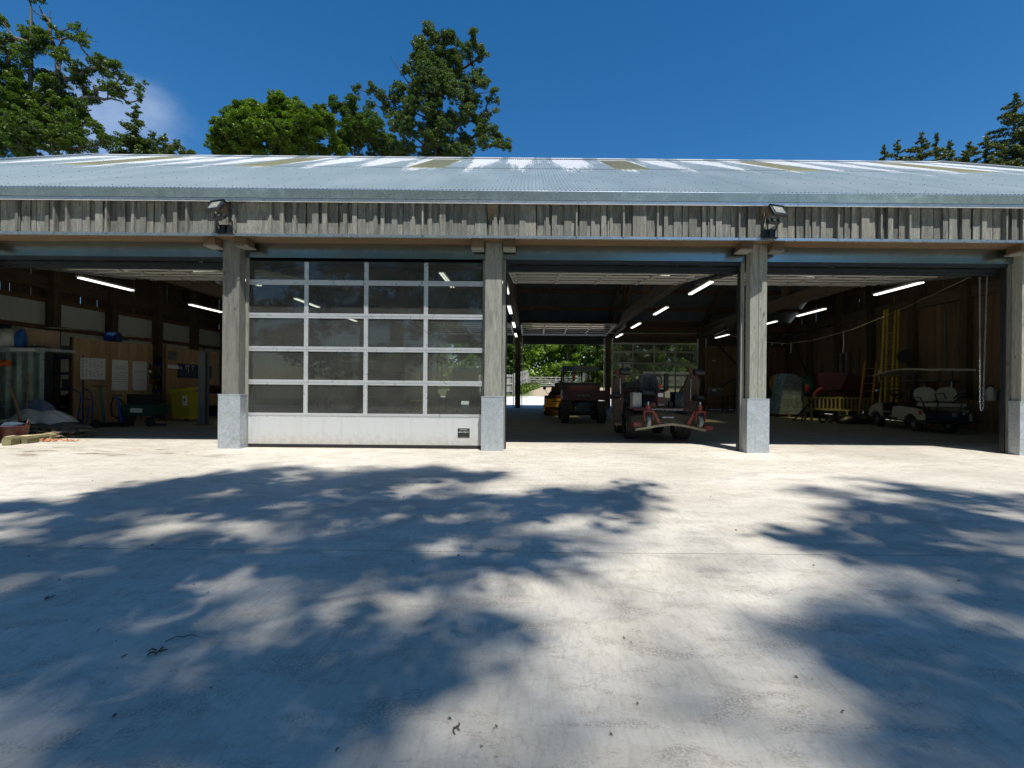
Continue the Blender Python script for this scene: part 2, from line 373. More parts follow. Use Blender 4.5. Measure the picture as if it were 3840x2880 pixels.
    dusty = ramp(t, noise(t, mp((1,3,1)), 1.1, 8, .7), [(.3, (.20,.185,.155)), (.7, (.34,.325,.29))])
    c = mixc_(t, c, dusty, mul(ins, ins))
    # beyond the concrete: pale gravel, brown track, grass, by distance
    far = band(sx.outputs[1], 28.3, 1000, .05)
    grav = ramp(t, noise(t, v, 14, 8, .75), [(.3, (.50,.49,.47)), (.7, (.68,.67,.65))])
    wob = n('ShaderNodeMath'); wob.operation = 'MULTIPLY_ADD'; l(noise(t, v, .45, 5, .6), wob.inputs[0]); wob.inputs[1].default_value = 6.0; l(sx.outputs[1], wob.inputs[2])
    soil = ramp(t, noise(t, v, 6, 8, .7), [(.3, (.30,.23,.15)), (.7, (.46,.38,.27))])
    fc = mixc_(t, grav, soil, band(wob.outputs[0], 39.5, 1000, .8))
    gx = n('ShaderNodeMath'); gx.operation = 'MULTIPLY_ADD'; l(noise(t, v, .6, 5, .6), gx.inputs[0]); gx.inputs[1].default_value = 3.0; l(sx.outputs[0], gx.inputs[2])
    gr = ramp(t, noise(t, v, 9, 8, .7), [(.3, (.05,.075,.018)), (.7, (.14,.17,.05))])
    fc = mixc_(t, fc, gr, mul(band(gx.outputs[0], -600, 1.6, .5), band(wob.outputs[0], 39.5, 1000, .5)))
    fc = mixc_(t, fc, gr, band(wob.outputs[0], 64, 1000, 1.0))
    outx = n('ShaderNodeMath'); outx.operation = 'ABSOLUTE'; l(sx.outputs[0], outx.inputs[0])
    c = mixc_(t, c, fc, far); c = mixc_(t, c, gr, band(outx.outputs[0], 42, 5000, 1.5)); c = mixc_(t, c, gr, band(sx.outputs[1], -5000, -9, .5))
    l(c, b.inputs['Base Color']); b.inputs['Roughness'].default_value = .8
    h = n('ShaderNodeMath'); h.operation = 'ADD'; l(brush2, h.inputs[0]); l(fine, h.inputs[1])
    bump(t, b, h.outputs[0], .25, .004); return m
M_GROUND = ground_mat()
ys = [-600,-100,-30,-9]; 
slabY = [-5.0, 3.64, 9.62]
# natural ground sheet (lies just under the slabs, takes over beyond them)
gm = MB(); Ys = [-600,-120,-40,-12,28.2,30,32,34,36,39,42,46,50,54,58,64,70,90,140,300,700]; Xs = [-700,-200,-60,-30,-15,-5,5,15,30,60,200,700]
gv = []; 
for Y in Ys:
    for X in Xs: gv.append((X, Y, terrain(Y)-.012))
gf = [(j*len(Xs)+i, j*len(Xs)+i+1, (j+1)*len(Xs)+i+1, (j+1)*len(Xs)+i) for j in range(len(Ys)-1) for i in range(len(Xs)-1)]
gm.add(gv, gf); gm.build('ground', M_GROUND, kind='structure')
# concrete yard of cast bays, joints recessed
yard = bpy.data.objects.new('concrete_yard', None); COL.objects.link(yard); yard['kind'] = 'structure'
jx = [-40, -26.3, -13.2, 13.6, 27, 40]; jy = [-8, -3.2, 3.64, 9.42, 9.58, 18.3, 28.25]
for j in range(len(jy)-1):
    for i in range(len(jx)-1):
        g_ = .006; s_ = MB().box(jx[i]+g_, jx[i+1]-g_, jy[j]+g_, jy[j+1]-g_, -.011, 0.0); s_.build('concrete_slab', M_GROUND, yard)

# ================================================================ BARN
barn = thing('barn', 'long open fronted timber barn with corrugated metal roof and galvanised post feet', 'barn', (0,0,0))
ZS = 4.01   # soffit
def roof_z(Y):
    Yr = 18.27
    return 4.81+(min(Y, 2*Yr-Y)-8.83)*0.5307
# --- posts
def post(x, y, w, d, z1, mat, base=True, split=False):
    b = MB()
    if split:
        b.box(x-w/2, x-.004, y, y+d, 0.02, z1); b.box(x+.004, x+w/2, y, y+d, 0.02, z1); b.box(x-.01, x+.01, y+.02, y+d-.02, .02, z1-.01)
    else: b.box(x-w/2, x+w/2, y, y+d, 0.02, z1)
    p = b.build('post', mat, barn)
    # keep texture object coords local: shift origin
    if base:
        g = MB(); W = .425; D = .27
        g.box(x-W/2, x+W/2, y-.03, y-.03+D, 0, 1.03); g.box(x-W/2-.006, x+W/2+.006, y-.036, y-.03+D+.006, 1.03, 1.045)
        g.build('post_base', M_GALV, p)
    return p
for i, x in enumerate(XP):
    xx = x + (.02 if i == 4 else 0)
    post(xx, YP, .32, .20, ZS-.002, M_POST, True, split=(i in (4, 5)))
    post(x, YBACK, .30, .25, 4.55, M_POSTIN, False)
    # steel shoe on back posts
# door jamb timbers and steel guides beside each front opening
for i, x in enumerate(XP):
    for s_ in (-1, 1):
        if (i == 0 and s_ < 0) or (i == 6 and s_ > 0): continue
        MB().box(*sorted((x+s_*.165, x+s_*.225)), YD-.02, YD+.10, 0.01, 3.72).build('door_jamb', M_POST, barn)
        MB().box(*sorted((x+s_*.228, x+s_*.25)), YD+.02, YD+.12, 0.01, 3.72).build('door_guide', M_DARK, barn)
# --- corbel blocks by posts
for i, x in enumerate(XP):
    for s_ in (-1, 1):
        b = MB(); x0 = x+s_*.185; x1 = x+s_*.40
        b.box(min(x0, x1), max(x0, x1), YB+.06, YP+.08, ZS-.13, ZS-.003); b.build('corbel_block', M_FRESH, barn)
        b = MB().box(min(x0, x1+s_*.02), max(x0, x1+s_*.02), YB+.10, YP+.10, ZS-.165, ZS-.135); b.build('packer', M_POST, barn)
# --- soffit, flashing, lintel per bay
MB().box(-16.3, 14.9, YB+.012, YD+.05, ZS, ZS+.03).build('soffit', M_FRESH, barn)
MB().box(-16.3, 14.9, YD+.05, YD+.10, ZS-.05, roof_z(9.6)-.12).build('eaves_backing', M_BRBOARD, barn)
xs = [-16.4, -11.2, -6.9, -1.0, 4.9, 9.9, 15.0]
for a, b_ in zip(xs, xs[1:]):
    MB().box(a+.004, b_-.004, YB-.035, YB+.012, ZS-.012, ZS+.012).box(a+.004, b_-.004, YB-.041, YB-.035, ZS-.012, ZS+.034).build('bottom_flashing', M_STRIP, barn)
    y0 = 8.915; MB().prism([(y0, 4.62),(y0+.01, 4.612),(y0+.12, 4.64),(y0+.12, 4.69),(y0, 4.672)], a+.003, b_-.003, axis='x').build('gutter_flashing', M_STRIP, barn)
    # box gutter, slightly leaning front, with lip
    g = MB(); g.prism([(8.95, 4.695),(8.925, 4.85),(8.935, 4.865),(8.95, 4.86),(8.97, 4.71),(9.02, 4.71),(9.02, 4.695)], a+.002, b_-.002, axis='x')
    for k in range(3): g.cyl((a+.03, 8.939-(k*.006), 4.735+k*.04), (0,1,0), .006, .012, 6)
    g.build('gutter', M_GUT, barn)
for a, b_, i in [(XP[i], XP[i+1], i) for i in range(6)]:
    MB().box(a+.17, b_-.17, YD-.045, YD-.02, 3.735, ZS-.002).box(a+.17, b_-.17, YD-.05, YD-.0, 3.725, 3.735).build('lintel', M_LINT, barn)
    MB().box(a+.17, b_-.17, YD+.0, YD+.05, 3.66, 3.80).box(a+.17, b_-.17, YD+.13, YD+.32, 3.60, 3.66).box(a+.2, b_-.2, YD+.2, YD+.28, 3.55, 3.60).build('head_rail', M_DARK, barn)
    MB().tube([(a+.25, YD+.3, 3.80), (b_-.25, YD+.3, 3.80)], .055, 10).build('spring_shaft', M_DARK, barn)
# --- facade boards
bx = -16.3; cache = {}
def screw(b, x, y, z): b.cyl((x, y-.002, z), (0,1,0), .0065, .006, 6, 1)
def boardmesh(w, d, h, kinds):
    key = (round(w, 2), round(d, 2), round(h, 1), kinds)
    if key in cache: return cache[key]
    b = MB(); b.box(-w/2, w/2, 0, d, 0, h)
    if kinds:
        for q in ((-w*.2, w*.2) if w > .16 else (0,)):
            screw(b, q, 0, .055); screw(b, q, 0, h-.07)
    cache[key] = b.mesh('board', [M_GREY, M_SCREW]); return cache[key]
rb = random.Random(3)
nb = 0
while bx < 14.9:
    w = rb.choice([.12,.15,.18,.22]); g_ = rb.choice([.004,.008,.014,.022,.034])
    link('board', boardmesh(w, .022, .70, 1), barn, (bx+w/2, YB+.030+rb.choice([0, .006, .012, -.008]), ZS+.022+rb.uniform(-.004, .012))); nb += 1
    j = bx+w; r_ = rb.random()
    if r_ < .52:
        cw = rb.choice([.07,.09,.11,.14]); dd = rb.choice([.022,.03,.045,.06])
        link('board', boardmesh(cw, dd, .70, 1), barn, (j, YB+.029-dd, ZS+.020+rb.uniform(-.008, .004))); nb += 1
    elif r_ < .66:
        link('board', boardmesh(.03, .085, .66, 0), barn, (j, YB+.028-.085, ZS+.03)); nb += 1
    elif r_ < .78:
        link('board', boardmesh(.09, .022, .70, 1), barn, (j, YB+.006, ZS+.02)); link('board', boardmesh(.05, .022, .70, 1), barn, (j+.01, YB-.017, ZS+.024)); nb += 2
    bx += w+g_
MB().box(-16.3, 14.9, YB+.066, YB+.085, ZS+.035, 4.75).build('board_backing', M_BRBOARD, barn)
# --- roof sheets
def sheet_mat():
    m, t, b, n, l = new_mat('weathered roof sheet')
    g = n('ShaderNodeNewGeometry'); P = g.outputs['Position']; sx = n('ShaderNodeSeparateXYZ'); l(P, sx.inputs[0])
    def mp(sc):
        q = n('ShaderNodeMapping'); q.inputs['Scale'].default_value = sc; l(P, q.inputs['Vector']); return q.outputs[0]
    f = noise(t, mp((1,.25,.25)), 1.3, 6, .6)
    c = ramp(t, f, [(.3, (.20,.255,.265)), (.7, (.27,.325,.34))])
    # white zinc bloom running down from the ridge on every other rib group
    wav = n('ShaderNodeMath'); wav.operation = 'SINE'; sc = n('ShaderNodeMath'); sc.operation = 'MULTIPLY_ADD'; l(sx.outputs[0], sc.inputs[0]); sc.inputs[1].default_value = 6.283/1.52
    wob = noise(t, mp((1,.12,.12)), .8, 3, .5); mm = n('ShaderNodeMath'); mm.operation = 'MULTIPLY'; l(wob, mm.inputs[0]); mm.inputs[1].default_value = 5.0
    l(mm.outputs[0], sc.inputs[2]); l(sc.outputs[0], wav.inputs[0])
    st = noise(t, mp((2.6,.16,.16)), 2.6, 8, .78, .6)
    mr = n('ShaderNodeMapRange'); l(sx.outputs[1], mr.inputs['Value']); mr.inputs['From Min'].default_value = 8.8; mr.inputs['From Max'].default_value = 16.4
    mr.inputs['To Min'].default_value = -.42; mr.inputs['To Max'].default_value = .27
    a = n('ShaderNodeMath'); a.operation = 'MULTIPLY_ADD'; l(wav.outputs[0], a.inputs[0]); a.inputs[1].default_value = .17; l(mr.outputs[0], a.inputs[2])
    a2 = n('ShaderNodeMath'); a2.operation = 'ADD'; l(a.outputs[0], a2.inputs[0]); l(st, a2.inputs[1])
    sn = n('ShaderNodeSeparateXYZ'); l(g.outputs['Normal'], sn.inputs[0]); gt = n('ShaderNodeMath'); gt.operation = 'GREATER_THAN'; gt.inputs[1].default_value = 0; l(sn.outputs[2], gt.inputs[0])
    c = mixc_(t, c, (.74,.73,.72), mixc_(t, ramp(t, a2.outputs[0], [(.64, 0), (.74, .8)]), gt.outputs[0], 1, 'MULTIPLY'))
    l(c, b.inputs['Base Color']); b.inputs['Metallic'].default_value = .25; b.inputs['Roughness'].default_value = .42
    return m
M_SHEET = sheet_mat()
def light_mat():
    m, t, b, n, l = new_mat('mossy translucent rooflight'); v = coords(t, rnd=True)
    c = ramp(t, noise(t, v, 5, 6, .6), [(.3, (.20,.23,.18)), (.7, (.32,.35,.27))]); l(c, b.inputs['Base Color']); b.inputs['Roughness'].default_value = .5
    tr = n('ShaderNodeBsdfTranslucent'); tr.inputs['Color'].default_value = (.75,.68,.34,1); tp = n('ShaderNodeBsdfTransparent'); tp.inputs['Color'].default_value = (.70,.62,.30,1)
    mx = n('ShaderNodeMixShader'); mx.inputs[0].default_value = .45; mx2 = n('ShaderNodeMixShader'); mx2.inputs[0].default_value = .28
    out = t.nodes['Material Output']; l(b.outputs[0], mx.inputs[1]); l(tr.outputs[0], mx.inputs[2]); l(mx.outputs[0], mx2.inputs[1]); l(tp.outputs[0], mx2.inputs[2]); l(mx2.outputs[0], out.inputs['Surface']); return m
M_RLIGHT = light_mat()
def corr(width, Y0, Y1, lift=0, per=8, pitch=.0762, amp=.0095):
    b = MB(); n_ = int(round(width/pitch*per)); ny = 3
    vs = []
    for j in range(ny):
        Y = Y0+(Y1-Y0)*j/(ny-1)
        for i in range(n_+1):
            x = i*pitch/per; h = amp*math.cos(2*math.pi*x/pitch)+lift
            vs.append((x, Y, roof_z(Y)+h))
    fs = [(j*(n_+1)+i, j*(n_+1)+i+1, (j+1)*(n_+1)+i+1, (j+1)*(n_+1)+i) for j in range(ny-1) for i in range(n_)]
    b.add(vs, fs, 0, True)
    # screws
    for Yq in np.arange(Y0+.25, Y1, 1.25):
        for xq in (pitch*2, pitch*7, pitch*11):
            b.cyl((xq, Yq, roof_z(Yq)+amp+lift+.004), (0,-.47,.88), .008, .010, 6, 1)
    return b
W13 = .0762*13
RL = [-13.5, -8.8, -3.1, 2.1, 7.25, 12.3]
low = corr(W13+.03, 8.945, 14.05, 0).mesh('roof_sheet', [M_SHEET, M_DARK]); up = corr(W13+.03, 13.85, 18.27, .012).mesh('roof_sheet', [M_SHEET, M_DARK])
lowb = corr(W13+.03, 22.5, 27.69, 0, 4).mesh('roof_sheet', [M_SHEET, M_DARK]); upb = corr(W13+.03, 18.27, 22.7, .012, 4).mesh('roof_sheet', [M_SHEET, M_DARK])
rl = corr(W13+.03, 13.85, 17.6, .016).mesh('rooflight', [M_RLIGHT, M_DARK]); rlt = corr(W13+.03, 17.5, 18.27, .010).mesh('roof_sheet', [M_SHEET, M_DARK])
nsh = 32; x0r = -16.45
rlcols = {int(round((x-x0r)/W13)) for x in RL}
for k in range(nsh):
    x = x0r+k*W13; lz = .0015*(k % 2)
    link('roof_sheet', low, barn, (x, 0, lz))
    if k in rlcols:
        link('rooflight', rl, barn, (x, 0, lz)); link('roof_sheet', rlt, barn, (x, 0, lz))
    else: link('roof_sheet', up, barn, (x, 0, lz))
    link('roof_sheet', lowb, barn, (x, 0, lz)); link('roof_sheet', upb, barn, (x, 0, lz))
zr = roof_z(18.27)
rc = MB(); rc.prism([(18.0, zr-.14+.03),(18.27, zr+.045),(18.54, zr-.14+.03),(18.54, zr-.12+.03),(18.27, zr+.062),(18.0, zr-.12+.03)], -16.5, -16.5+32*W13+.1, axis='x'); rc.build('ridge_cap', M_SHEET, barn)
XE = x0r+32*W13
for xe in (x0r-.06, XE+.04):   # verge flashing
    b = MB()
    for (ya, yb_) in ((8.83, 18.27), (18.27, 27.7)): b.beam((xe, ya, roof_z(ya)+.0), (xe, yb_, roof_z(yb_)+.0), .12, .16)
    b.build('verge_flashing', M_SHEET, barn)
# --- purlins, trusses
for Yq in [9.15, 10.4, 11.7, 13.0, 14.3, 15.6, 16.9, 18.0, 18.54, 19.7, 21.0, 22.3, 23.6, 24.9, 26.2, 27.3]:
    MB().box(-16.0, 14.6, Yq-.04, Yq+.04, roof_z(Yq)-.245, roof_z(Yq)-.055).build('purlin', M_PURLIN, barn)
for i, x in enumerate(XP):
    t_ = MB().box(x-.14, x+.14, YP+.205, YBACK-.002, 4.30, 4.68); tr = t_.build('truss', M_BEAM, barn)
    b = MB(); 
    for a, c_ in ((9.0, 18.27), (27.5, 18.27)): b.beam((x, a, roof_z(a)-.42), (x, c_, roof_z(c_)-.42), .20, .30)
    b.build('rafter', M_BEAM, tr)
    for Yq in (14.2, 18.27, 22.35): MB().box(x-.10, x+.10, Yq-.11, Yq+.11, 4.68, roof_z(Yq)-.5).build('strut', M_POSTIN, tr)
    for ya, yb_ in ((14.35, 18.1), (22.2, 18.44)):
        MB().beam((x, ya, 4.8), (x, yb_, roof_z(yb_)-.75), .14, .2).build('strut', M_POSTIN, tr)
# steel wind bracing
for i in (3, 4, 2):
    x0, x1 = XP[i]+.2, XP[i+1]-.2
    b = MB(); b.tube([(x1, 19.0, roof_z(19.0)-.32), (x0, 27.0, roof_z(27.0)-.32)], .028, 6); b.build('wind_brace', M_STEEL, barn)
for p0, p1 in (((XP[5]+.1, 26.9, 4.4), (XP[5]+1.9, 26.9, 2.5)), ((14.3, 26.9, 4.5), (12.3, 26.9, 3.1)), ((14.3, 26.8, 4.4), (14.3, 24.6, 1.4))):
    MB().tube([p0, p1], .035, 6).build('wind_brace', M_DARK, barn)
MB().tube([(XP[3]+.2, 26.6, 4.22), (14.3, 26.6, 4.22)], .035, 6).build('eaves_tie', M_STEEL, barn)
# --- gable walls
def gable(x, sgn, side):
    # sgn: direction to the inside
    bd = MB(); Y = 9.25; rr = random.Random(5)
    while Y < 27.4:
        w = rr.choice([.12,.15,.18]); z0 = 3.92 if side == 'L' else 0.02
        zt = roof_z(Y+w/2)-.10
        dx = rr.choice([0, .02]); xa = x-sgn*(.02+dx); bd.box(min(xa, xa-sgn*.02), max(xa, xa-sgn*.02), Y, Y+w-rr.uniform(.004,.012), z0, zt); Y += w
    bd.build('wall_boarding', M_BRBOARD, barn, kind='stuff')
    ps = [YP+2.24*k for k in range(1, 8)]
    for Yq in ps:
        MB().box(*sorted((x+sgn*.005, x+sgn*.30)), Yq-.13, Yq+.13, .01, roof_z(Yq)-.27).build('wall_post', M_POSTIN, barn)
    for zq in (3.05, 3.95, 4.62, 5.6, 6.8, 8.0):
        if side == 'R' and zq < 3.9: continue
        y0 = 9.3 if zq < 4.7 else 8.83+(zq+.3-4.81)/.5307+.15
        MB().box(*sorted((x+sgn*.0, x+sgn*.06)), max(9.3, y0), min(27.2, 36.54-y0), zq-.07, zq+.07).build('wall_rail', M_PURLIN, barn)
    return ps
psL = gable(-16.0, 1, 'L'); psR = gable(14.6, -1, 'R')
ed = [YP]+psL+[YBACK]
for a, b_ in zip(ed, ed[1:]):
    for z0, z1 in ((.75, 2.965), (3.125, 3.87)):
        m_ = MB(); n_ = 4; yy = a
        for k in range(n_):
            y1 = a+(b_-a)*(k+1)/n_; m_.box(-16.02, -15.985, yy+.004, y1-.004, z0, z1); yy = y1
        m_.build('wall_panel', M_WPANEL, barn)
    MB().box(-16.12, -15.9, a, b_-.005, 0.0, .74).build('plinth_block', paint('concrete block', (.30,.29,.27), .9), barn)
    MB().box(-16.075, -16.055, a, b_-.004, .0, 3.92).build('outer_cladding', M_BRBOARD, barn)
    MB().box(14.52, 14.54, a+.15, (a+b_)/2-.006, .3, 4.28).build('plywood_sheet', M_PLYD, barn)
    MB().box(14.52, 14.54, (a+b_)/2+.006, b_-.15, .3, 4.28).build('plywood_sheet', M_PLYD, barn)
# --- back wall: header boards, solid bay
hb = MB(); X = -16.0; rr = random.Random(8)
while X < 14.6:
    w = rr.choice([.12,.15,.18]); solid = (X < -10.93 or X > 9.6); z0 = .02 if solid else 3.98
    hb.box(X, X+w-.006, YBACK+.26+rr.choice([0,.02]), YBACK+.285+.02, z0, roof_z(27.5)-.05); X += w
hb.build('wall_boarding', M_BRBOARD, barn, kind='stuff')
MB().box(-16.0, 14.6, YBACK+.20, YBACK+.255, 4.0, 4.7).build('back_lintel', M_PURLIN, barn)
for k in range(4):
    x = 9.78+k*1.18; MB().box(x, x+1.17, YBACK+.20, YBACK+.215, .05, 3.6).build('plywood_sheet', M_PLYD, barn)

# --- sectional doors
def door_geo(w, rows=5, h=3.75):
    """returns frame MB, pane rects, panel MB : door in local x,z (y=0 face), thickness .04"""
    f = MB(); panes = []
    zt = [.585+.655*k for k in range(rows+1)]; zt[-1] = h
    cw = w/4.0
    for r_ in range(rows):
        z0, z1 = zt[r_]+(.085 if r_ else .085), zt[r_+1]-.012
        if r_ == rows-1: z1 = h-.085
        for c_ in range(4):
            x0, x1 = c_*cw+.04, (c_+1)*cw-.04
            if c_ == 0: x0 = .055
            if c_ == 3: x1 = w-.055
            panes.append((x0, x1, z0, z1))
    # horizontal rails with a recessed line
    for r_ in range(rows+1):
        z = zt[r_]
        if r_ == 0: f.box(0, w, -.006, .04, z+.035, z+.085); f.box(0, w, 0, .04, z+.0, z+.033)
        elif r_ == rows: f.box(0, w, 0, .04, h-.085, h)
        else:
            f.box(0, w, -.006, .04, z+.035, z+.085); f.box(0, w, -.002, .038, z-.012, z+.028); f.box(0, w, .008, .03, z+.027, z+.036)
    # stiles
    for r_ in range(rows):
        z0, z1 = zt[r_]+.085, (zt[r_+1]-.012 if r_ < rows-1 else h-.085)
        for c_ in range(5):
            x = c_*cw; a, b_ = (x-.04, x+.04)
            if c_ == 0: a, b_ = 0, .055
            if c_ == 4: a, b_ = w-.055, w
            f.box(a, b_, .0, .036, z0+.0005, z1-.0005)
    p = MB(); p.box(0, w, -.002, .04, .06, .585); p.box(0, w, .002, .036, .585, .585+.0)
    rbm = MB(); rbm.box(0, w, .0, .036, .035, .06); rbm.box(0, w, .006, .03, .0, .035)
    return f, panes, p, rbm
def dpan():
    m, t, bb, n, l = new_mat('grey door panel with splash dirt'); v = coords(t); s = n('ShaderNodeSeparateXYZ'); l(v, s.inputs[0])
    mr = n('ShaderNodeMapRange'); mr.inputs['From Min'].default_value = .05; mr.inputs['From Max'].default_value = .45; mr.inputs['To Min'].default_value = .30; mr.inputs['To Max'].default_value = -.12; l(s.outputs[2], mr.inputs['Value'])
    ad = n('ShaderNodeMath'); ad.operation = 'ADD'; l(noise(t, v, 9, 8, .75), ad.inputs[0]); l(mr.outputs[0], ad.inputs[1])
    c = mixc_(t, (.50,.51,.51), (.33,.29,.23), ramp(t, ad.outputs[0], [(.55, 0), (.85, .6)])); v3 = coords(t, (1,1,.08)); c = mixc_(t, c, (.40,.40,.39), ramp(t, noise(t, v3, 12, 5, .6), [(.52, 0), (.7, .5)]))
    l(c, bb.inputs['Base Color']); bb.inputs['Roughness'].default_value = .38; return m
M_DPAND = dpan()
def door(xl, w, M, glassm, frame_m, back=False, panel=True):
    f, panes, p, rb_ = door_geo(w)
    o = f.build('sectional_door', frame_m, barn); o.matrix_local = M
    for (x0, x1, z0, z1) in panes:
        MB().box(x0, x1, .012, .018, z0, z1).build('pane', glassm, o)
    p.build('bottom_panel', M_DPAND, o); rb_.build('rubber_seal', M_BLACK, o)
    return o
def door_M(x, y, z=0, tilt=None, flip=False):
    M = Matrix.Translation((x, y, z))
    if tilt is not None: M = M @ Matrix.Rotation(-tilt, 4, 'X')
    return M
W1 = (XP[3]-.17)-(XP[2]+.17)
d1 = door(0, W1, door_M(XP[2]+.17, YD, .012), M_GLASS, M_ALU)
for i in (0, 5): door(0, XP[i+1]-XP[i]-.34, door_M(XP[i]+.17, YD, .012), M_GLASS, M_ALU)
# name plate on the closed door (reads ASSA ABLOY)
def text(s, size, M, mat, parent=None, name='lettering', ext=.001, align='CENTER', label=None):
    c = bpy.data.curves.new(name, 'FONT'); c.body = s; c.size = size; c.extrude = ext; c.align_x = align; c.align_y = 'CENTER'; c.resolution_u = 2
    tmp = bpy.data.objects.new(name, c); COL.objects.link(tmp)
    dg = bpy.context.evaluated_depsgraph_get(); me = bpy.data.meshes.new_from_object(tmp.evaluated_get(dg)); bpy.data.objects.remove(tmp)
    me.materials.clear(); me.materials.append(mat)
    o = bpy.data.objects.new(name, me); COL.objects.link(o)
    if parent is not None: o.parent = parent
    o.matrix_local = M; return o
FRONT = Matrix.Rotation(R(90), 4, 'X')
np_ = MB().bbox((4.30, -.006, .305), .235, .012, .18, .01).build('name_plate', M_BLACK, d1)
def gable_text(*a): pass
txt = text('ASSA ABLOY', .036, Matrix.Translation((4.30, -.0135, .322)) @ FRONT, M_LETTER, d1)
text('220 Crawford', .026, Matrix.Translation((4.30, -.0135, .368)) @ FRONT, M_LETTER, d1)
text('____________', .018, Matrix.Translation((4.30, -.0135, .236)) @ FRONT, M_LETTER, d1)
# raised doors of the open front bays: lie on tracks, climbing inward; solid panel leads
TL = math.atan2(.42, 3.45)
HINGE = MB().box(-.03,.03,0,.021,-.07,.07).mesh('hinge', M_CREAM)
def raised(xl, w, y, z, tilt, glassm, fm, yaw=False):
    # door's z axis points inward (+y) and slightly up; outer face looks up
    M = Matrix.Translation((xl, y, z)) @ Matrix.Rotation(-(math.pi/2-tilt), 4, 'X')
    if yaw: M = Matrix.Translation((xl+w, y, z)) @ Matrix.Rotation(math.pi, 4, 'Z') @ Matrix.Rotation(-(math.pi/2-tilt), 4, 'X')
    o = door(0, w, M, glassm, fm)
    # hinges and stiffeners on the inner face
    for r_ in range(6):
        for c_ in range(5):
            zz = .585+.655*r_-.0 if r_ < 5 else 3.66
            xx = min(max(c_*w/4, .03), w-.03); link('hinge', HINGE, o, (xx, .041, zz))
    return o
M_ALUIN = paint('pale door inner face', (.55,.55,.50), .45, .15, .05, 2, bmp=0)
for i in (1, 3, 4):
    raised(XP[i]+.28, XP[i+1]-XP[i]-.56, YD+.42, 3.74, TL, M_GLASS, M_ALUIN)
# back doors: two closed at the ends, two raised in the middle
for i in (1, 4): door(0, XP[i+1]-XP[i]-.42, door_M(XP[i]+.21, YBACK+.1, .0), M_GLASSB, M_ALUIN)
for i in (2, 3):
    raised(XP[i]+.25, XP[i+1]-XP[i]-.5, YBACK-.25, 4.10, R(3), M_GLASS, M_ALUIN, yaw=True)
    MB().box(XP[i]+.18, XP[i+1]-.18, YBACK+.05, YBACK+.09, 3.62, 4.12).build('lowered_door_panel', M_DARK, barn)
for i in (1, 4): MB().box(XP[i]+.18, XP[i+1]-.18, YBACK+.05, YBACK+.09, 3.76, 4.1).build('head_rail', M_BRBOARD, barn)
# tracks along each post line
for i in (1, 2, 3, 4, 5, 6):
    for s_ in (-1, 1):
        if i == 6 and s_ > 0: continue
        x = XP[i]+s_*.24
        b = MB(); b.beam((x, YD+.35, 3.70), (x, YD+4.1, 4.18), .045, .06); b.beam((x, YD+.35, 3.82), (x, YD+4.1, 4.30), .03, .03)
        for k in range(5): b.box(x-.03, x+.03, YD+.9+k*.7, YD+.95+k*.7, 3.66+k*.085+.1, 3.95+k*.085)
        b.tube([(x+s_*.03, YD+4.0, 4.2), (x+s_*.03, YD+4.0, 4.66)], .015, 6)
        b.build('door_track', M_STEEL, barn)
        b = MB(); b.beam((x, YBACK-.2, 4.05), (x, YBACK-3.8, 4.24), .045, .06); b.beam((x, YBACK-.2, 4.16), (x, YBACK-3.8, 4.35), .03, .03)
        b.box(x-.02, x+.02, YBACK-.05, YBACK+.02, .05, 4.0); b.build('door_track', M_STEEL, barn)
# ================================================================ FOLIAGE
def leaf_mat(name, dark, mid, lite, transl=.35, sc=.8):
    m = bpy.data.materials.new(name); m.use_nodes = True; t = m.node_tree; t.nodes.clear(); n = t.nodes.new; l = t.links.new
    out = n('ShaderNodeOutputMaterial'); b = n('ShaderNodeBsdfPrincipled'); tr = n('ShaderNodeBsdfTranslucent'); mx = n('ShaderNodeMixShader'); mx.inputs[0].default_value = transl
    g = n('ShaderNodeNewGeometry'); c1 = noise(t, g.outputs['Position'], sc, 4, .6); c2 = noise(t, g.outputs['Position'], sc*9, 3, .6)
    c = ramp(t, c1, [(.3, dark), (.5, mid), (.7, lite)]); c = mixc_(t, c, ramp(t, c2, [(.3, (.65,.7,.6)), (.7, (1.35,1.3,1.2))]), 1, 'MULTIPLY')
    l(c, b.inputs['Base Color']); b.inputs['Roughness'].default_value = .5
    cc = mixc_(t, c, (1.5,1.7,.5), 1, 'MULTIPLY'); l(cc, tr.inputs['Color'])
    l(b.outputs[0], mx.inputs[1]); l(tr.outputs[0], mx.inputs[2]); l(mx.outputs[0], out.inputs['Surface']); return m
M_LF_OAK = leaf_mat('oak leaves', (.042,.078,.012), (.07,.115,.018), (.105,.155,.026), .3)
M_LF_MAP = leaf_mat('maple leaves', (.055,.095,.010), (.09,.145,.014), (.135,.20,.022), .35)
M_LF_DRK = leaf_mat('dark leaves', (.035,.07,.012), (.058,.10,.018), (.085,.135,.026), .3)
M_LF_FIR = leaf_mat('fir needles', (.04,.075,.018), (.07,.11,.028), (.115,.155,.042), .28, 1.2)
M_LF_SHD = leaf_mat('sycamore leaves', (.05,.06,.012), (.07,.08,.016), (.09,.10,.02), .35)
M_LF_CYP = leaf_mat('cypress sprays', (.05,.075,.02), (.085,.105,.028), (.12,.13,.035), .2, 1.2)
M_LF_BRT = leaf_mat('bright hedge leaves', (.05,.10,.012), (.13,.21,.03), (.24,.34,.06), .4, .5)
M_BARK = wood('grey bark', (.05,.042,.033), (.10,.09,.075), (.17,.155,.13), knots=False, rnd=False)
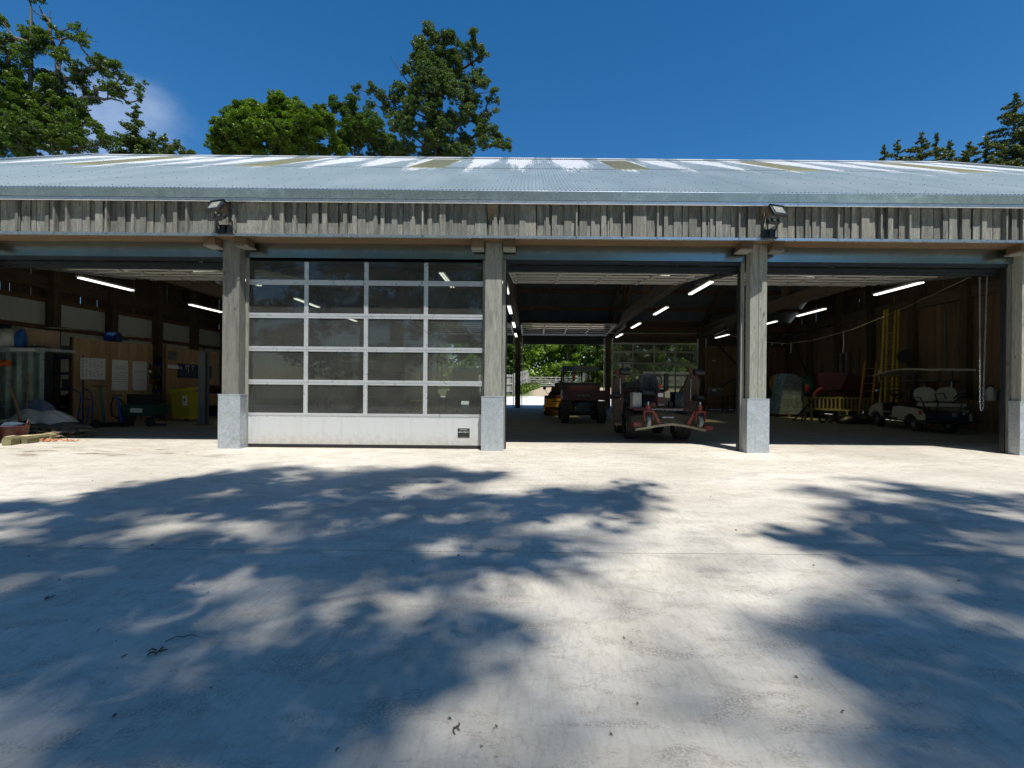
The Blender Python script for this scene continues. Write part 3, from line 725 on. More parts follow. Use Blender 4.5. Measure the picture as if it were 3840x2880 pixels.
def leaves_mesh(name, P, size, mat, up=.6, drop=0.0, shape=1.0, sizevar=.35):
    """P: (N,3) array of leaf centres -> one diamond quad each"""
    N = len(P); P = np.asarray(P, dtype=np.float64)
    nrm = rng.normal(size=(N, 3)); nrm[:, 2] = np.abs(nrm[:, 2])+up; nrm /= np.linalg.norm(nrm, axis=1)[:, None]
    a = rng.normal(size=(N, 3)); a[:, 2] -= drop; a -= nrm*(a*nrm).sum(1)[:, None]; a /= np.linalg.norm(a, axis=1)[:, None]; b = np.cross(nrm, a)
    s = (size*(1+rng.uniform(-sizevar, sizevar, N)))[:, None]
    V = np.empty((N, 4, 3)); bend = nrm*s*.16
    V[:, 0] = P-a*s*.5*shape; V[:, 1] = P+b*s*.32+bend; V[:, 2] = P+a*s*.5*shape; V[:, 3] = P-b*s*.32+bend
    me = bpy.data.meshes.new(name); me.vertices.add(N*4); me.vertices.foreach_set('co', V.reshape(-1).astype(np.float32))
    me.loops.add(N*4); me.loops.foreach_set('vertex_index', np.arange(N*4, dtype=np.int32)); me.polygons.add(N)
    me.polygons.foreach_set('loop_start', np.arange(0, N*4, 4, dtype=np.int32))
    try: me.polygons.foreach_set('loop_total', np.full(N, 4, dtype=np.int32))
    except Exception: pass
    me.materials.append(mat); me.update(calc_edges=True); me.validate(); return me
def sph(n):
    v = rng.normal(size=(n, 3)); return v/np.linalg.norm(v, axis=1)[:, None]
def clump_leaves(C, Rr, per):
    """leaves on and within small clumps; C (n,3), Rr (n,)"""
    out = []
    for c, r in zip(C, Rr):
        k = max(14, int(per*4.2*(r/.5)**1.6)); d = sph(k); rad = r*(rng.uniform(.25, 1, k)**.6)
        q = d*rad[:, None]; q[:, 2] *= .65; out.append(c+q)
    return np.concatenate(out)
def px_tree(name, label, Y, base_px, blobs, mat, leaf, per, sub=.5, depth=.8, limbs=(), trunk_r=.35, group=None, cat='tree', bark=None, up=.6, tw=1.0, drop=0, fill=1.0):
    """blobs (px,py,rpx) in photo pixels at distance Y, given real depth; limbs: pixel polylines"""
    bp = at(base_px, 1400, Y); root = thing(name, label, cat, (bp.x, Y, terrain(Y)), group=group); o = Vector(root.location)
    C = []; RR = []; cents = []
    k = Y/F; extra = []
    for i, (xa, ya, ra) in enumerate(blobs):
        for xb, yb2, rb_ in blobs[i+1:]:
            if math.hypot(xa-xb, ya-yb2) < 1.35*(ra+rb_)*.8+4 and random.random() < .5: extra.append(((xa+xb)/2+random.uniform(-3,3), (ya+yb2)/2+random.uniform(-3,3), (ra+rb_)/2*random.uniform(.4,.7)))
    blobs = list(blobs)+extra[:int(len(blobs)*1.3)]
    for (px, py, rp) in blobs:
        r = rp*k; c = at(px, py, Y); c.y += random.uniform(-1, 1)*depth*min(3.5, r*1.6+.6); cents.append((c, r))
        ns = max(3, int(5.0*fill*(r/sub)**2)); d = sph(ns); rad = r*(rng.uniform(.05, 1, ns)**.45)
        q = d*rad[:, None]; q[:, 1] *= 1.25
        C.append(np.array(c)+q); RR.append(rng.uniform(.45, 1.0, ns)*sub*min(1, r/sub*1.2))
    C = np.concatenate(C); RR = np.concatenate(RR)
    P = clump_leaves(C, RR, per)-np.array(o); print(label[:30], len(P))
    cm = leaves_mesh('crown', P, leaf, mat, up=up, drop=drop); link('crown', cm, root)
    b = MB(); top = max(c.z for c, r in cents)
    tp = max(cents, key=lambda q: q[0].z*1.0-abs(q[0].x-bp.x)*1.2)[0]
    def tr(t):   # trunk centreline
        return Vector((bp.x+(tp.x-bp.x)*t**1.5, Y+(tp.y-Y)*t, terrain(Y)+(tp.z-terrain(Y))*t))
    pts = [tr(t)+Vector((random.uniform(-.15,.15)*t, 0, 0)) for t in (0, .15, .3, .45, .6, .75, .88, .97)]
    b.tube([p-o for p in pts], [trunk_r*(1-t*.9) for t in (0, .15, .3, .45, .6, .75, .88, .97)], 9)
    # limbs grow from the trunk through the nearest clumps
    nodes = [(p, None) for p in pts[2:]]; rem = list(range(len(cents))); pos = [Vector(p) for p in pts[2:]]; par = [-1]*len(pos); own = {}
    best = {i: min(((cents[i][0]-q).length+.25*max(0, q.z-cents[i][0].z)*4, j) for j, q in enumerate(pos)) for i in rem}
    order = []
    while rem:
        i = min(rem, key=lambda k_: best[k_][0]); rem.remove(i); pos.append(cents[i][0]); par.append(best[i][1]); own[len(pos)-1] = i; order.append(len(pos)-1)
        for k_ in rem:
            q = cents[i][0]; dd = (cents[k_][0]-q).length+max(0, q.z-cents[k_][0].z)*1.0+.15*math.hypot(q.x-bp.x, 0)*.2
            if dd < best[k_][0]: best[k_] = (dd, len(pos)-1)
    w = [1.0]*len(pos)
    for n2 in reversed(order):
        w[par[n2]] += w[n2]
    for n2 in order:
        c = pos[n2]; p0 = pos[par[n2]]; m_ = (p0+c)/2+Vector((random.uniform(-.18,.18), random.uniform(-.18,.18), random.uniform(-.2,.1)))*(c-p0).length
        r0 = min(trunk_r*.5, .022*tw*math.sqrt(w[n2])*2.0); r1 = r0*.75
        b.tube([p0-o, m_-o, c-o], [r0, (r0+r1)/2, r1], 6)
        r = cents[own[n2]][1]
        for _ in range(5):
            d = Vector(sph(1)[0])*r*1.0; b.tube([c-o, c+d*.5+Vector((0,0,.08))-o, c+d-o], [r1*.7, .018*tw, .006], 4)
    for poly, r0, r1 in limbs:
        pp = [at(x, y, Y)-o for x, y in poly]; n_ = len(pp)
        b.tube(pp, [r0+(r1-r0)*i/(n_-1) for i in range(n_)], 6)
    b.build('trunk', bark or M_BARK, root)
    return root
Z1 = .434; z1 = lambda l_: [(x*Z1, y*Z1, r*Z1) for x, y, r in l_]
zl = lambda p, s=Z1, ox=0, oy=0: [(x*s+ox, y*s+oy) for x, y in p]
bl = [(60,185,70),(100,240,45),(240,270,75),(310,300,45),(130,430,75),(60,440,70),(190,380,30),(160,500,50),(420,400,90),(470,370,70),(480,240,42),(500,260,30),(380,145,22),(320,20,38),(380,10,30),(740,300,40),(770,340,35),(800,440,60),(830,560,75),(760,590,50),
 (600,530,80),(650,620,90),(560,620,60),(350,560,90),(300,650,80),(60,600,90),(100,620,70),(0,700,90),(60,800,120),(180,780,90),(420,680,90),(350,750,90),(500,760,100),(560,830,70),(700,790,65),(770,830,50),(650,880,40),(890,580,35),(950,590,40),(1040,630,60),(1110,670,60),(1190,710,40),(1130,740,30),(1080,820,60),(1000,800,50),(930,780,45),(920,690,22),(940,740,20),(850,780,18),(1250,850,33),(1240,880,22),(1110,890,20),
 (780,960,60),(770,1020,50),(300,900,140),(450,900,120),(100,920,110),(560,960,90),(0,1000,120),(200,1050,150),(400,1050,140),(600,1080,100),(740,1080,70),(850,1100,60),(880,1140,50),(930,1180,60),(50,1180,140),(250,1220,150),(450,1220,150),(650,1220,120),(820,1250,90),(100,1320,120),(350,1330,100),(600,1320,90),(-120,700,150),(-150,1000,180),(-120,400,90)]
limbs = [(zl([(270,480),(190,430),(120,330),(60,230),(20,200)]), .12, .03), (zl([(270,640),(260,440),(230,350),(170,330)]), .10, .03),
 (zl([(500,900),(500,500),(430,300),(430,180),(360,110),(340,50)]), .20, .03), (zl([(430,180),(425,120),(445,90)]), .035, .012), (zl([(430,165),(458,150)]), .03, .012), (zl([(430,330),(390,280),(350,230),(340,200)]), .05, .014),
 (zl([(500,440),(540,340),(640,310),(700,300),(740,270),(756,235)]), .10, .02), (zl([(540,270),(590,250),(630,205),(630,190)]), .07, .025), (zl([(700,300),(760,350),(850,362)]), .04, .01), (zl([(510,400),(560,430),(640,415)]), .035, .01),
 (zl([(560,700),(700,640),(760,600),(880,580),(940,600),(1020,700),(1060,780),(1110,780),(1150,760)]), .14, .02), (zl([(1140,800),(1180,815),(1220,840)]), .03, .012),
 (zl([(700,850),(830,840),(900,860),(960,850),(1050,875),(1060,900)]), .15, .03), (zl([(600,960),(670,930),(680,880),(720,860)]), .14, .1), (zl([(670,935),(740,960),(790,950)]), .10, .05),
 (zl([(930,850),(935,800),(960,760),(1030,745)]), .05, .012), (zl([(150,510),(210,540),(220,610),(200,670)]), .03, .012), (zl([(860,500),(900,545)]), .02,.008), (zl([(570,450),(580,480)]), .02,.008)]
px_tree('oak_tree', 'tall spreading oak with dead bare twigs behind the left end of the roof', 38, 130, z1(bl), M_LF_OAK, .15, 34, .40, .8, limbs, .55)
zb = lambda l_: [(700+x*.5877, y*.5877, r*.5877) for x, y, r in l_]
px_tree('maple_tree', 'rounded bright green broadleaf tree behind the ridge, left of the tall fir', 46, 1060, zb([(230,880,80),(170,920,50),(290,850,70),(200,960,70),(380,800,70),(430,740,80),(500,700,80),(570,670,60),(620,700,70),(690,700,55),(560,780,120),(430,860,110),(640,820,120),(330,940,110),(520,940,130),(700,940,120),(780,760,70),(850,760,60),(900,800,70),(950,830,50),(850,880,110),(940,930,70),(800,980,100),(600,1020,120),(400,1020,110)]), M_LF_MAP, .16, 46, .50, .8, (), .45, fill=1.25)
px_tree('ash_tree', 'darker green broadleaf tree between the rounded maple and the tall fir', 50, 1330, zb([(860,660,25),(890,690,28),(935,650,28),(945,700,35),(990,680,30),(1020,700,50),(1060,680,35),(1100,730,55),(1040,790,80),(1160,740,50),(1170,820,80),(1100,880,80),(1010,880,60),(1230,860,80),(1010,960,70),(1110,960,60),(1220,960,80),(1300,930,80),(1280,840,60)]), M_LF_DRK, .16, 40, .46, .9, [(zl([(1090,1000),(1130,880),(1200,830)], .5877, 700), .12, .05), (zl([(1060,990),(1020,900),(1000,830)], .5877, 700), .1, .04)], .4)
M_BARKD = wood('dark fir bark', (.02,.016,.012), (.045,.036,.028), (.08,.065,.05), knots=False, rnd=False)
fir = [(1590,800,50),(1580,880,60),(1600,960,60),(1560,930,50),(1620,900,50),(1600,700,50),(1570,620,50),(1552,200,26),(1560,240,40),(1540,290,45),(1640,230,32),(1625,290,55),(1700,290,50),(1725,230,28),(1690,250,30),(1840,245,30),(1830,290,30),(1870,320,35),(1900,350,28),(1520,350,55),(1470,330,28),(1600,390,70),(1700,370,60),(1790,350,45),(1840,390,38),(1450,400,45),(1520,440,60),(1620,470,70),(1720,450,60),(1410,470,35),(1460,500,45),(1560,550,70),(1660,560,70),(1760,540,55),(1830,500,45),(1900,500,35),(1880,560,38),(1960,580,30),(1985,640,18),(1975,720,20),(1935,620,25),
 (1350,570,45),(1420,600,50),(1320,620,35),(1250,620,38),(1200,600,28),(1110,605,28),(1160,630,30),(1500,640,70),(1600,660,60),(1720,640,70),(1830,640,55),(1900,690,38),(1290,690,50),(1380,700,60),(1460,740,60),(1560,760,55),(1700,740,60),(1800,740,55),(1890,770,40),(1350,800,60),(1440,850,60),(1530,860,50),(1660,850,50),(1760,850,50),(1870,830,45),(1950,850,38),(1990,890,40),(2040,930,38),(2060,970,25),(1300,900,50),(1400,950,60),(1500,950,50),(1690,950,60),(1800,930,50),(1900,930,45),(1970,960,35),(1640,980,60),(1340,980,60),(1760,1000,60)]
px_tree('fir_tree', 'tallest dark fir rising above the middle of the roof ridge', 42, 1627, zb(fir), M_LF_FIR, .11, 52, .28, 1.0,
 [(zl([(1440,560),(1400,510),(1340,420),(1305,370),(1304,350)], .5877, 700), .05, .012), (zl([(1590,1000),(1585,700),(1575,400),(1555,200)], .5877, 700), .15, .04), (zl([(1580,760),(1500,740),(1400,690),(1200,610)], .5877, 700), .08, .02), (zl([(1590,930),(1750,900),(1900,890),(2040,940)], .5877, 700), .09, .02), (zl([(1585,800),(1700,760),(1850,600),(1960,580)], .5877, 700), .08, .02), (zl([(1890,370),(1930,365)], .5877, 700), .02, .008), (zl([(1760,300),(1775,250)], .5877, 700), .02, .008)], .26, up=.2, drop=.8, fill=1.5, bark=M_BARKD)
# --- spiky conifers made of whorled, drooping boughs
def conifer(name, label, Y, apex, wide, mat, leaf=.16, zmin=7.0, dens=1.0, group=None, droop=-.05, cat='conifer', bough=.34):
    a = at(apex[0], apex[1], Y); z0 = terrain(Y); root = thing(name, label, cat, (a.x, Y, z0), group=group); H = a.z-z0
    b = MB(); b.tube([(0,0,0),(0,0,H*.5),(0,0,H-.1)], [H*.02+.05, H*.012+.03, .02], 7)
    P = []; z = zmin-z0
    while z < H-.05:
        t = H-z; Lb = min(wide*t, wide*t**.8*1.25)*random.uniform(.55, 1.25)+.12; th = random.uniform(0, 6.283)
        d = Vector((math.cos(th), math.sin(th), droop+random.uniform(-.1, .1))); p0 = Vector((0, 0, z)); tip = p0+d*Lb+Vector((0,0,.10*Lb))
        b.tube([p0, (p0+tip)/2+Vector((0,0,-.05*Lb)), tip], [.03+.006*t, .02, .006], 4)
        n_ = max(12, int(dens*170*Lb)); u = rng.uniform(.12, 1, n_)**.8; sp = bough*(1-u*.55)*min(1, Lb)
        q = np.array(p0)[None]+np.outer(u, np.array(tip-p0)); q += rng.normal(size=(n_, 3))*np.stack([sp*.55, sp*.55, sp*.38], 1); q[:, 2] -= .1*u*Lb; P.append(q)
        z += random.uniform(.07, .17)
    q = np.zeros((60, 3)); q[:, 2] = H-rng.uniform(0, .9, 60); q[:, :2] = rng.normal(size=(60, 2))*.09; P.append(q)
    link('crown', leaves_mesh('crown', np.concatenate(P), leaf, mat, up=.1, drop=.4, shape=1.25), root); b.build('trunk', M_BARK, root); return root
conifer('spruce_tree', 'dark spruce with ragged spire just right of the oak branches', 44, (512, 388), .42, M_LF_FIR, .15, 6.5, .8)
conifer('spruce_tree', 'short pointed spruce top lowest on the ridge between spruce and maple', 48, (620, 500), .40, M_LF_FIR, .15, 8, .8)
conifer('spruce_tree', 'small spruce half hidden beside the ragged spire', 46, (572, 490), .45, M_LF_FIR, .15, 8, .8)
px_tree('hazel_tree', 'low leafy tree top just showing over the ridge right of the small spruces', 45, 640, z1([(1480,1290,50),(1540,1260,38),(1600,1300,40),(1570,1330,50),(1640,1330,30),(1420,1300,60),(1330,1290,70),(1250,1250,70),(1150,1230,80),(1060,1210,60),(1050,1290,80),(1200,1310,80)]), M_LF_OAK, .15, 34, .40, .8, (), .2)
r3 = lambda x, y: (3000+x*.3797, 200+y*.3797)
for (x, y, w_, lb) in [(835, 905, .26, 'slender olive cypress, leftmost of the row right of the bare ridge'), (965, 855, .40, 'second olive cypress from the left in the right hand row'), (1200, 780, .52, 'bushiest olive cypress with a bent leader in the right hand row'),
                   (1350, 788, .22, 'slender pointed cypress right of the bushiest one'), (1470, 860, .42, 'open branched cypress right of the slender pointed one'), (1670, 870, .52, 'wide low cypress with a gap of sky on its left'), (1835, 815, .28, 'narrow cypress close beside the tall right hand one'), (2120, 395, .50, 'tallest cypress at the right end behind the roof')]:
    conifer('cypress_tree', lb, 43+random.uniform(-2, 2), r3(x, y), w_, M_LF_CYP, .15, 7.0, .85 if w_ > .2 else 1.0, 'cypresses behind the right end of the roof', droop=.18)
conifer('cypress_tree', 'cypress cut off by the right edge of the picture', 41, r3(2330, 520), .6, M_LF_CYP, .15, 6.0, .9, 'cypresses behind the right end of the roof', droop=.18)
# --- wooded bank seen through the barn
def bank():
    out = []; k = 64/F
    for i in range(2300):
        Yq = random.uniform(61, 70); X = random.uniform(-34, 30); z = random.uniform(-.7, 11.0)
        r = random.uniform(.7, 1.5); d = sph(60); q = d*r*(rng.uniform(.4, 1, 60)**.5)[:, None]; q[:, 2] *= .7
        out.append(np.array((X, Yq-(1.2 if z < 2.6 else 0), z+terrain(Yq)))+q)
    P = np.concatenate(out); P = P[P[:, 2] > 1.2]
    me = leaves_mesh('woodland_foliage', P, .42, M_LF_BRT, up=.1); o = link('woodland_foliage', me); o['kind'] = 'stuff'
bank()
for x, Yq, h in ((-3.5, 60.5, 7.5), (4.5, 61, 8.5), (9.2, 60.2, 7.2), (14, 61, 8), (-14, 60.5, 8)):
    pl = at(1990, 1448, Yq); root = thing('beech_tree', 'young beech by the wooded bank, %s' % {-3.5:'behind the picket fence corner',4.5:'seen above the open utility cab',9.2:'seen through the left panes of the rear glazed door',14:'seen through the right panes of the rear glazed door',-14:'seen through the dusty front door'}[x], 'tree', (x, Yq, terrain(Yq)), group='young beeches beyond the gate')
    cs = np.array([(random.uniform(-2.0, 2.0), random.uniform(-1, 1), random.uniform(1.6, h)) for _ in range(46)]); P = clump_leaves(cs, rng.uniform(.4, .9, 46), 42)
    link('crown', leaves_mesh('crown', P, .26, random.choice([M_LF_BRT, M_LF_DRK, M_LF_BRT]), up=.5), root)
    b = MB(); b.tube([(0,0,0),(.1,0,h*.5),(0,0,h*.9)], [.16,.1,.03], 7)
    for c in cs[::4]: b.tube([(.05, 0, max(.8, c[2]-1.2)), tuple(c)], [.05, .015], 4)
    b.build('trunk', M_BARK, root)
# rough grass at the fence foot
def grass_patch():
    P = []
    for i in range(9000):
        X = random.gauss(0, 1.0)*.9; Y = random.uniform(39.5, 56)
        X = -1.2-abs(random.gauss(0, 1.6))+ (Y-39.5)*.10+.6
        P.append((X, Y, terrain(Y)+random.uniform(.02, .42)))
    o = link('grass', leaves_mesh('grass', np.array(P), .30, M_LF_MAP, up=0, drop=1.5, shape=1.6)); o['kind'] = 'stuff'
grass_patch()
# --- picket fence, gate
M_FENCE = wood('silvered fence timber', (.22,.22,.21), (.38,.38,.37), (.50,.50,.49), knots=False)
def fence_run(p0, p1, h0, h1, label, npost, first=True):
    p0, p1 = Vector(p0), Vector(p1); root = thing('picket_fence', label, 'fence', p0); d = p1-p0; L_ = d.length; u = d/L_
    side = Vector((-u.y, u.x, 0))*-1
    if side.y > 0: side = -side
    for i in range(npost+1):
        q = u*(L_*i/npost); h = h0+(h1-h0)*i/npost
        MB().box(-.06,.06,-.05,.05,0,h+.06, M=Matrix.Translation(q+side*.08)).build('post', M_FENCE, root)
    for zf in (.18, .55, .93):
        MB().beam((0,0,h0*zf)+side*.045 if False else tuple(Vector((0,0,h0*zf))+side*.05), tuple(d+Vector((0,0,h1*zf))+side*.05), .05, .09).build('rail', M_FENCE, root)
    n_ = int(L_/.125)
    for i in range(n_):
        q = u*(i*.125+.06); h = h0+(h1-h0)*i/n_+random.uniform(-.03,.03)
        M = Matrix.Translation(q) @ Matrix.Rotation(math.atan2(u.y, u.x), 4, 'Z')
        if i < 290: MB().box(-.05,.05,-.01,.01,.06,h, M=M).build('picket', M_FENCE, root)
    return root
pA = at(1898, 1478, 35.5); pB = at(1936, 1470, 39.0); pC = at(1982, 1448, 56)
fence_run((pA.x-3.5, 35.0, terrain(35)), (pB.x-.3, 38.5, terrain(38.5)), 1.55, 1.6, 'silvered paling fence, panel nearest the barn beside the left rear post', 3)
fence_run((pB.x-.25, 38.6, terrain(38.6)), (-.45, 57.0, terrain(57)), 1.65, 2.0, 'silvered paling fence running back to the gate post', 7)
fence_run((13.5, 57.5, terrain(57)), (24, 47, terrain(47)), 2.0, 1.8, 'silvered paling fence beyond the rear glazed door', 6)
gate = thing('field_gate', 'five barred wooden field gate across the track behind the barn', 'gate', (-.1, 57.6, terrain(57.6)))
gw = 6.2
for i, z in enumerate((.22,.44,.66,.90,1.20)): MB().box(0, gw, -.02, .02, z-.04, z+.04).build('bar', M_FENCE, gate)
for x in (0, gw/2, gw): MB().box(x-.05, x+.05, -.03, .03, .15, 1.28).build('stile', M_FENCE, gate)
for a, b_ in (((0,.2),(gw/4,1.2)), ((gw/2,.2),(gw/4,1.2)), ((gw/2,.2),(gw*.75,1.2)), ((gw,.2),(gw*.75,1.2)), ((0,1.2),(gw/2,.2)), ((gw,1.2),(gw/2,.2))):
    MB().beam((a[0], .035, a[1]), (b_[0], .035, b_[1]), .02, .07).build('brace', M_FENCE, gate)
for gx, lb in ((-.35, 'left'), (gw+.1, 'right')):
    tag(MB().box(-.11,.11,-.11,.11,0,1.75, M=Matrix.Translation((gx, 57.6, terrain(57.6)))).build('gate_post', M_FENCE), 'thick silvered gate post at the %s end of the field gate' % lb, 'post', 'posts of the field gate')

# ================================================================ trees behind the viewer whose shade falls on the yard
def inpoly(x, y, poly):
    c = False; n_ = len(poly); j = n_-1
    for i in range(n_):
        xi, yi = poly[i]; xj, yj = poly[j]
        if (yi > y) != (yj > y) and x < (xj-xi)*(y-yi)/(yj-yi)+xi: c = not c
        j = i
    return c
PL = [(-900,1120),(0,1085),(150,1085),(260,1055),(420,1030),(560,1008),(700,1012),(860,1008),(1090,1018),(1060,1045),(1000,1060),(1120,1078),(1230,1055),(1400,1042),(1440,1100),(1390,1140),(1200,1150),(1290,1180),(1300,1215),(1220,1265),(1050,1268),(900,1240),(850,1290),(880,1320),(1020,1330),(1110,1300),(1130,1360),(1060,1400),(1080,1490),(1020,1560),(960,1680),(900,2100),(-900,2100)]
PR = [(1640,1150),(1740,1148),(1720,1135),(1760,1090),(1850,1078),(1730,1068),(1720,1060),(1860,1062),(1840,1040),(1880,1030),(1990,1050),(2212,1075),(3200,1080),(3200,2100),(2100,2100),(1980,1659),(1870,1560),(1800,1440),(1730,1370),(1830,1350),(1880,1300),(1780,1220),(1730,1180)]
DK = [(60,1095,70,14),(150,1140,150,30),(330,1080,150,32),(480,1045,140,24),(650,1062,180,24),(800,1040,110,20),(890,1030,120,14),(1010,1026,75,9),(560,1110,170,24),(760,1108,130,20),(950,1088,140,18),(1130,1105,110,24),(1280,1075,110,16),(1390,1055,45,10),(1400,1100,45,12),(1350,1128,35,9),(1150,1138,50,9),(850,1158,140,20),(1190,1215,100,38),(1060,1232,80,20),(690,1215,120,26),(880,1200,120,18),
 (300,1190,230,30),(90,1215,150,40),(430,1175,120,24),(150,1290,200,40),(60,1340,130,50),(440,1240,70,24),(330,1255,120,28),(250,1400,200,45),(80,1470,150,90),(500,1385,60,35),(750,1372,100,24),(700,1440,110,50),(880,1435,130,50),(990,1480,80,45),(990,1395,70,18),(1075,1350,60,34),(600,1480,130,40),(400,1550,160,60),(180,1560,150,80),(600,1580,130,55),(820,1590,60,30),(300,1330,80,30),
 (1900,1120,90,28),(2050,1130,150,24),(1730,1155,70,10),(1960,1062,90,11),(2120,1085,100,14),(1850,1180,80,16),(2000,1190,150,24),(2120,1240,140,40),(2150,1330,100,50),(1850,1378,80,24),(1990,1400,110,30),(2110,1450,120,40),(1950,1485,90,24),(2050,1560,110,40),(2180,1600,80,60)]
LT = [(280,1136,60,14),(200,1167,80,12),(490,1137,60,12),(750,1134,60,10),(525,1202,70,16),(525,1255,60,22),(640,1352,80,22),(450,1387,60,24),(375,1477,60,26),(530,1427,50,18),(75,1300,60,10),(435,1332,60,18),(720,1057,50,9),(475,1074,60,8),(850,1058,50,8),(825,1282,60,18),(200,1640,160,24),(450,1640,90,30),(50,1660,80,20),(1950,1270,110,20),(2060,1345,60,16),(1900,1430,60,14),(2030,1490,70,16),(2150,1160,60,10),(1880,1560,50,24),(100,1180,60,10),(620,1290,50,16)]
def dens_at(x, y):
    inside = inpoly(x, y, PL) or inpoly(x, y, PR); 
    if not inside: return 0
    d = .30+.22*min(1, max(0, (y-1230)/250))
    for cx, cy, a, b_ in DK:
        q = ((x-cx)/a)**2+((y-cy)/b_)**2
        if q < 1: d = max(d, 1.35)
    for cx, cy, a, b_ in LT:
        q = ((x-cx)/a)**2+((y-cy)/b_)**2
        if q < 1: d = min(d, .05)
    return d
def shade_tree(name, label, pts, base, mat):
    root = thing(name, label, 'tree', base); P = np.array(pts)-np.array(base)
    link('crown', leaves_mesh('crown', P, .235, mat, up=1.0), root)
    b = MB(); cen = P.mean(0); b.tube([(0,0,0),(.2,.3,6),tuple(cen*.6+np.array((0,0,2))), tuple(cen)], [.55,.42,.3,.16], 10)
    idx = rng.choice(len(P), 26, replace=False)
    for i in idx: b.tube([tuple(cen*.75), tuple((cen*.5+P[i]*.5)-np.array((0,0,.6))), tuple(P[i])], [.10,.04,.01], 5)
    b.build('trunk', M_BARK, root); return root
def shade():
    sets = {'L': [], 'R': []}; ts = TO_SUN
    def put(X, Y, z, key): 
        s = z/ts.z; sets[key].append((X+ts.x*s, Y+ts.y*s, z))
    from mathutils import noise as mn
    dens = 48; xa, xb, ya, yb_ = -14, 14, .9, 7.4
    for _ in range(int((xb-xa)*(yb_-ya)*dens*1.4)):
        X = random.uniform(xa, xb); Y = random.uniform(ya, yb_)
        w1 = mn.noise_vector(Vector((X*.9, Y*.9, 3.0))); w2 = mn.noise_vector(Vector((X*2.6, Y*2.6, 9.0)))
        X2 = X+w1.x*.45+w2.x*.22; Y2 = Y+(w1.y*.32+w2.y*.16)*min(1, Y/4)
        Y2 = max(.5, Y2); u = X2*F/Y2; v = CAMH*F/Y2; px = (PX0+u*math.cos(ROLL)-v*math.sin(ROLL))/1.736; py = (PY0+v*math.cos(ROLL)+u*math.sin(ROLL))/1.736
        d = dens_at(px, py)
        if not d: continue
        fl = mn.noise(Vector((X*2.2, Y*2.2, 20.0)))+.5*mn.noise(Vector((X*5, Y*5, 40.0)))
        if fl < -.40 and d < 1.2: d *= .35
        elif fl > .20: d = max(d, .7)
        if random.random() < d/1.4:
            h = random.uniform(8.5, 13) if (d > 1 and random.random() < .45) else random.uniform(19, 27); key = 'L' if px < 1500 else 'R'; s_ = h/ts.z  # some leaves set low over the darkest shade, added to block sky light
            cx_, cy_ = X+ts.x*s_, Y+ts.y*s_
            for _k in range(6): sets[key].append((cx_+random.gauss(0, .13), cy_+random.gauss(0, .13), h+random.gauss(0, .10)))
    # unseen leaves added high overhead only to dim the nearest sunlit ground
    gy = .35
    while gy < 4.3:
        gx = -2.4
        while gx < 3.8:
            cov = max(0, (4.3-gy)/3.3)**1.0*.66
            if random.random() < cov*.95: put(gx+random.uniform(-.05,.05), gy+random.uniform(-.05,.05), random.uniform(29, 33), 'L' if gx < 1 else 'R')
            gx += .115
        gy += .115
    # crowns go on behind and beside, beyond the picture
    for _ in range(9000):
        X = random.uniform(-24, -4) if _ % 2 else random.uniform(5, 24); Y = random.uniform(-12, .9)
        put(X, Y, random.uniform(13, 24), 'L' if X < 0 else 'R')
    for _ in range(9000):  # unseen low layer of leaves, added to shut out the sky behind
        X = random.uniform(-22, 22); Y = random.uniform(-13, -5.6); z = random.uniform(9.5, 13)
        s = z; sets['L' if X < 0 else 'R'].append((X, Y+random.uniform(-.1,.1), z))
    print('shade leaves', len(sets['L']), len(sets['R']))
    shade_tree('sycamore_tree', 'broad sycamore behind the viewer dappling the left side of the yard', sets['L'], (-9.0, -13.0, 0), M_LF_SHD)
    shade_tree('sycamore_tree', 'broad sycamore behind the viewer shading the right side of the yard', sets['R'], (11.5, -13.5, 0), M_LF_SHD)
shade()
def backdrop(name, label, x0, x1, y0, y1, z0, z1, n_, leaf, mat, base):  # unseen trees added to screen the sky and darken reflections in the metal
    root = thing(name, label, 'tree', base, group='unseen trees added to screen the sky'); cs = []; 
    while len(cs) < n_//90:
        p = (random.uniform(x0, x1), random.uniform(y0, y1), random.uniform(z0, z1)); q = ((p[0]-(x0+x1)/2)/((x1-x0)/2))**2+((p[2]-(z0+z1)/2)/((z1-z0)/2))**2
        if q < 1.05: cs.append(p)
    out = [np.array(c)+sph(90)*(rng.uniform(.4, 1.6, 90))[:, None]*np.array((1, 1, .6)) for c in cs]
    link('crown', leaves_mesh('crown', np.concatenate(out)-np.array(base), leaf, mat, up=.6), root)
    MB().tube([(0,0,0),(.2,0,z0*.6+1),(0,0,z1*.8)], [.5,.4,.1], 9).build('trunk', M_BARK, root)
backdrop('sky_screen_tree', 'big unseen lime added to screen the sky behind the viewer, far left', -46, -20, -24, -12, 2, 23, 17000, .5, M_LF_OAK, (-33,-18,0))
backdrop('sky_screen_tree', 'big unseen lime added to screen the sky behind the viewer, left of the middle', -24, -4, -28, -14, 1.5, 24, 17000, .5, M_LF_OAK, (-14,-21,0))
backdrop('sky_screen_tree', 'big unseen lime added to screen the sky straight behind the viewer', -9, 9, -36, -20, 1.5, 19, 17000, .5, M_LF_DRK, (0,-28,0))
backdrop('sky_screen_tree', 'low unseen lime added to screen the sky behind the viewer to the right', 7, 24, -30, -20, 1.0, 9, 5000, .45, M_LF_OAK, (15,-25,0))
backdrop('sky_screen_tree', 'unseen lime added to screen the sky behind the viewer, far right', 24, 46, -26, -10, 2, 20, 14000, .5, M_LF_OAK, (35,-18,0))
backdrop('sky_screen_tree', 'unseen lime added to screen the sky beside the yard left of the barn', -44, -27, -6, 14, 2, 22, 14000, .5, M_LF_OAK, (-35,4,0))
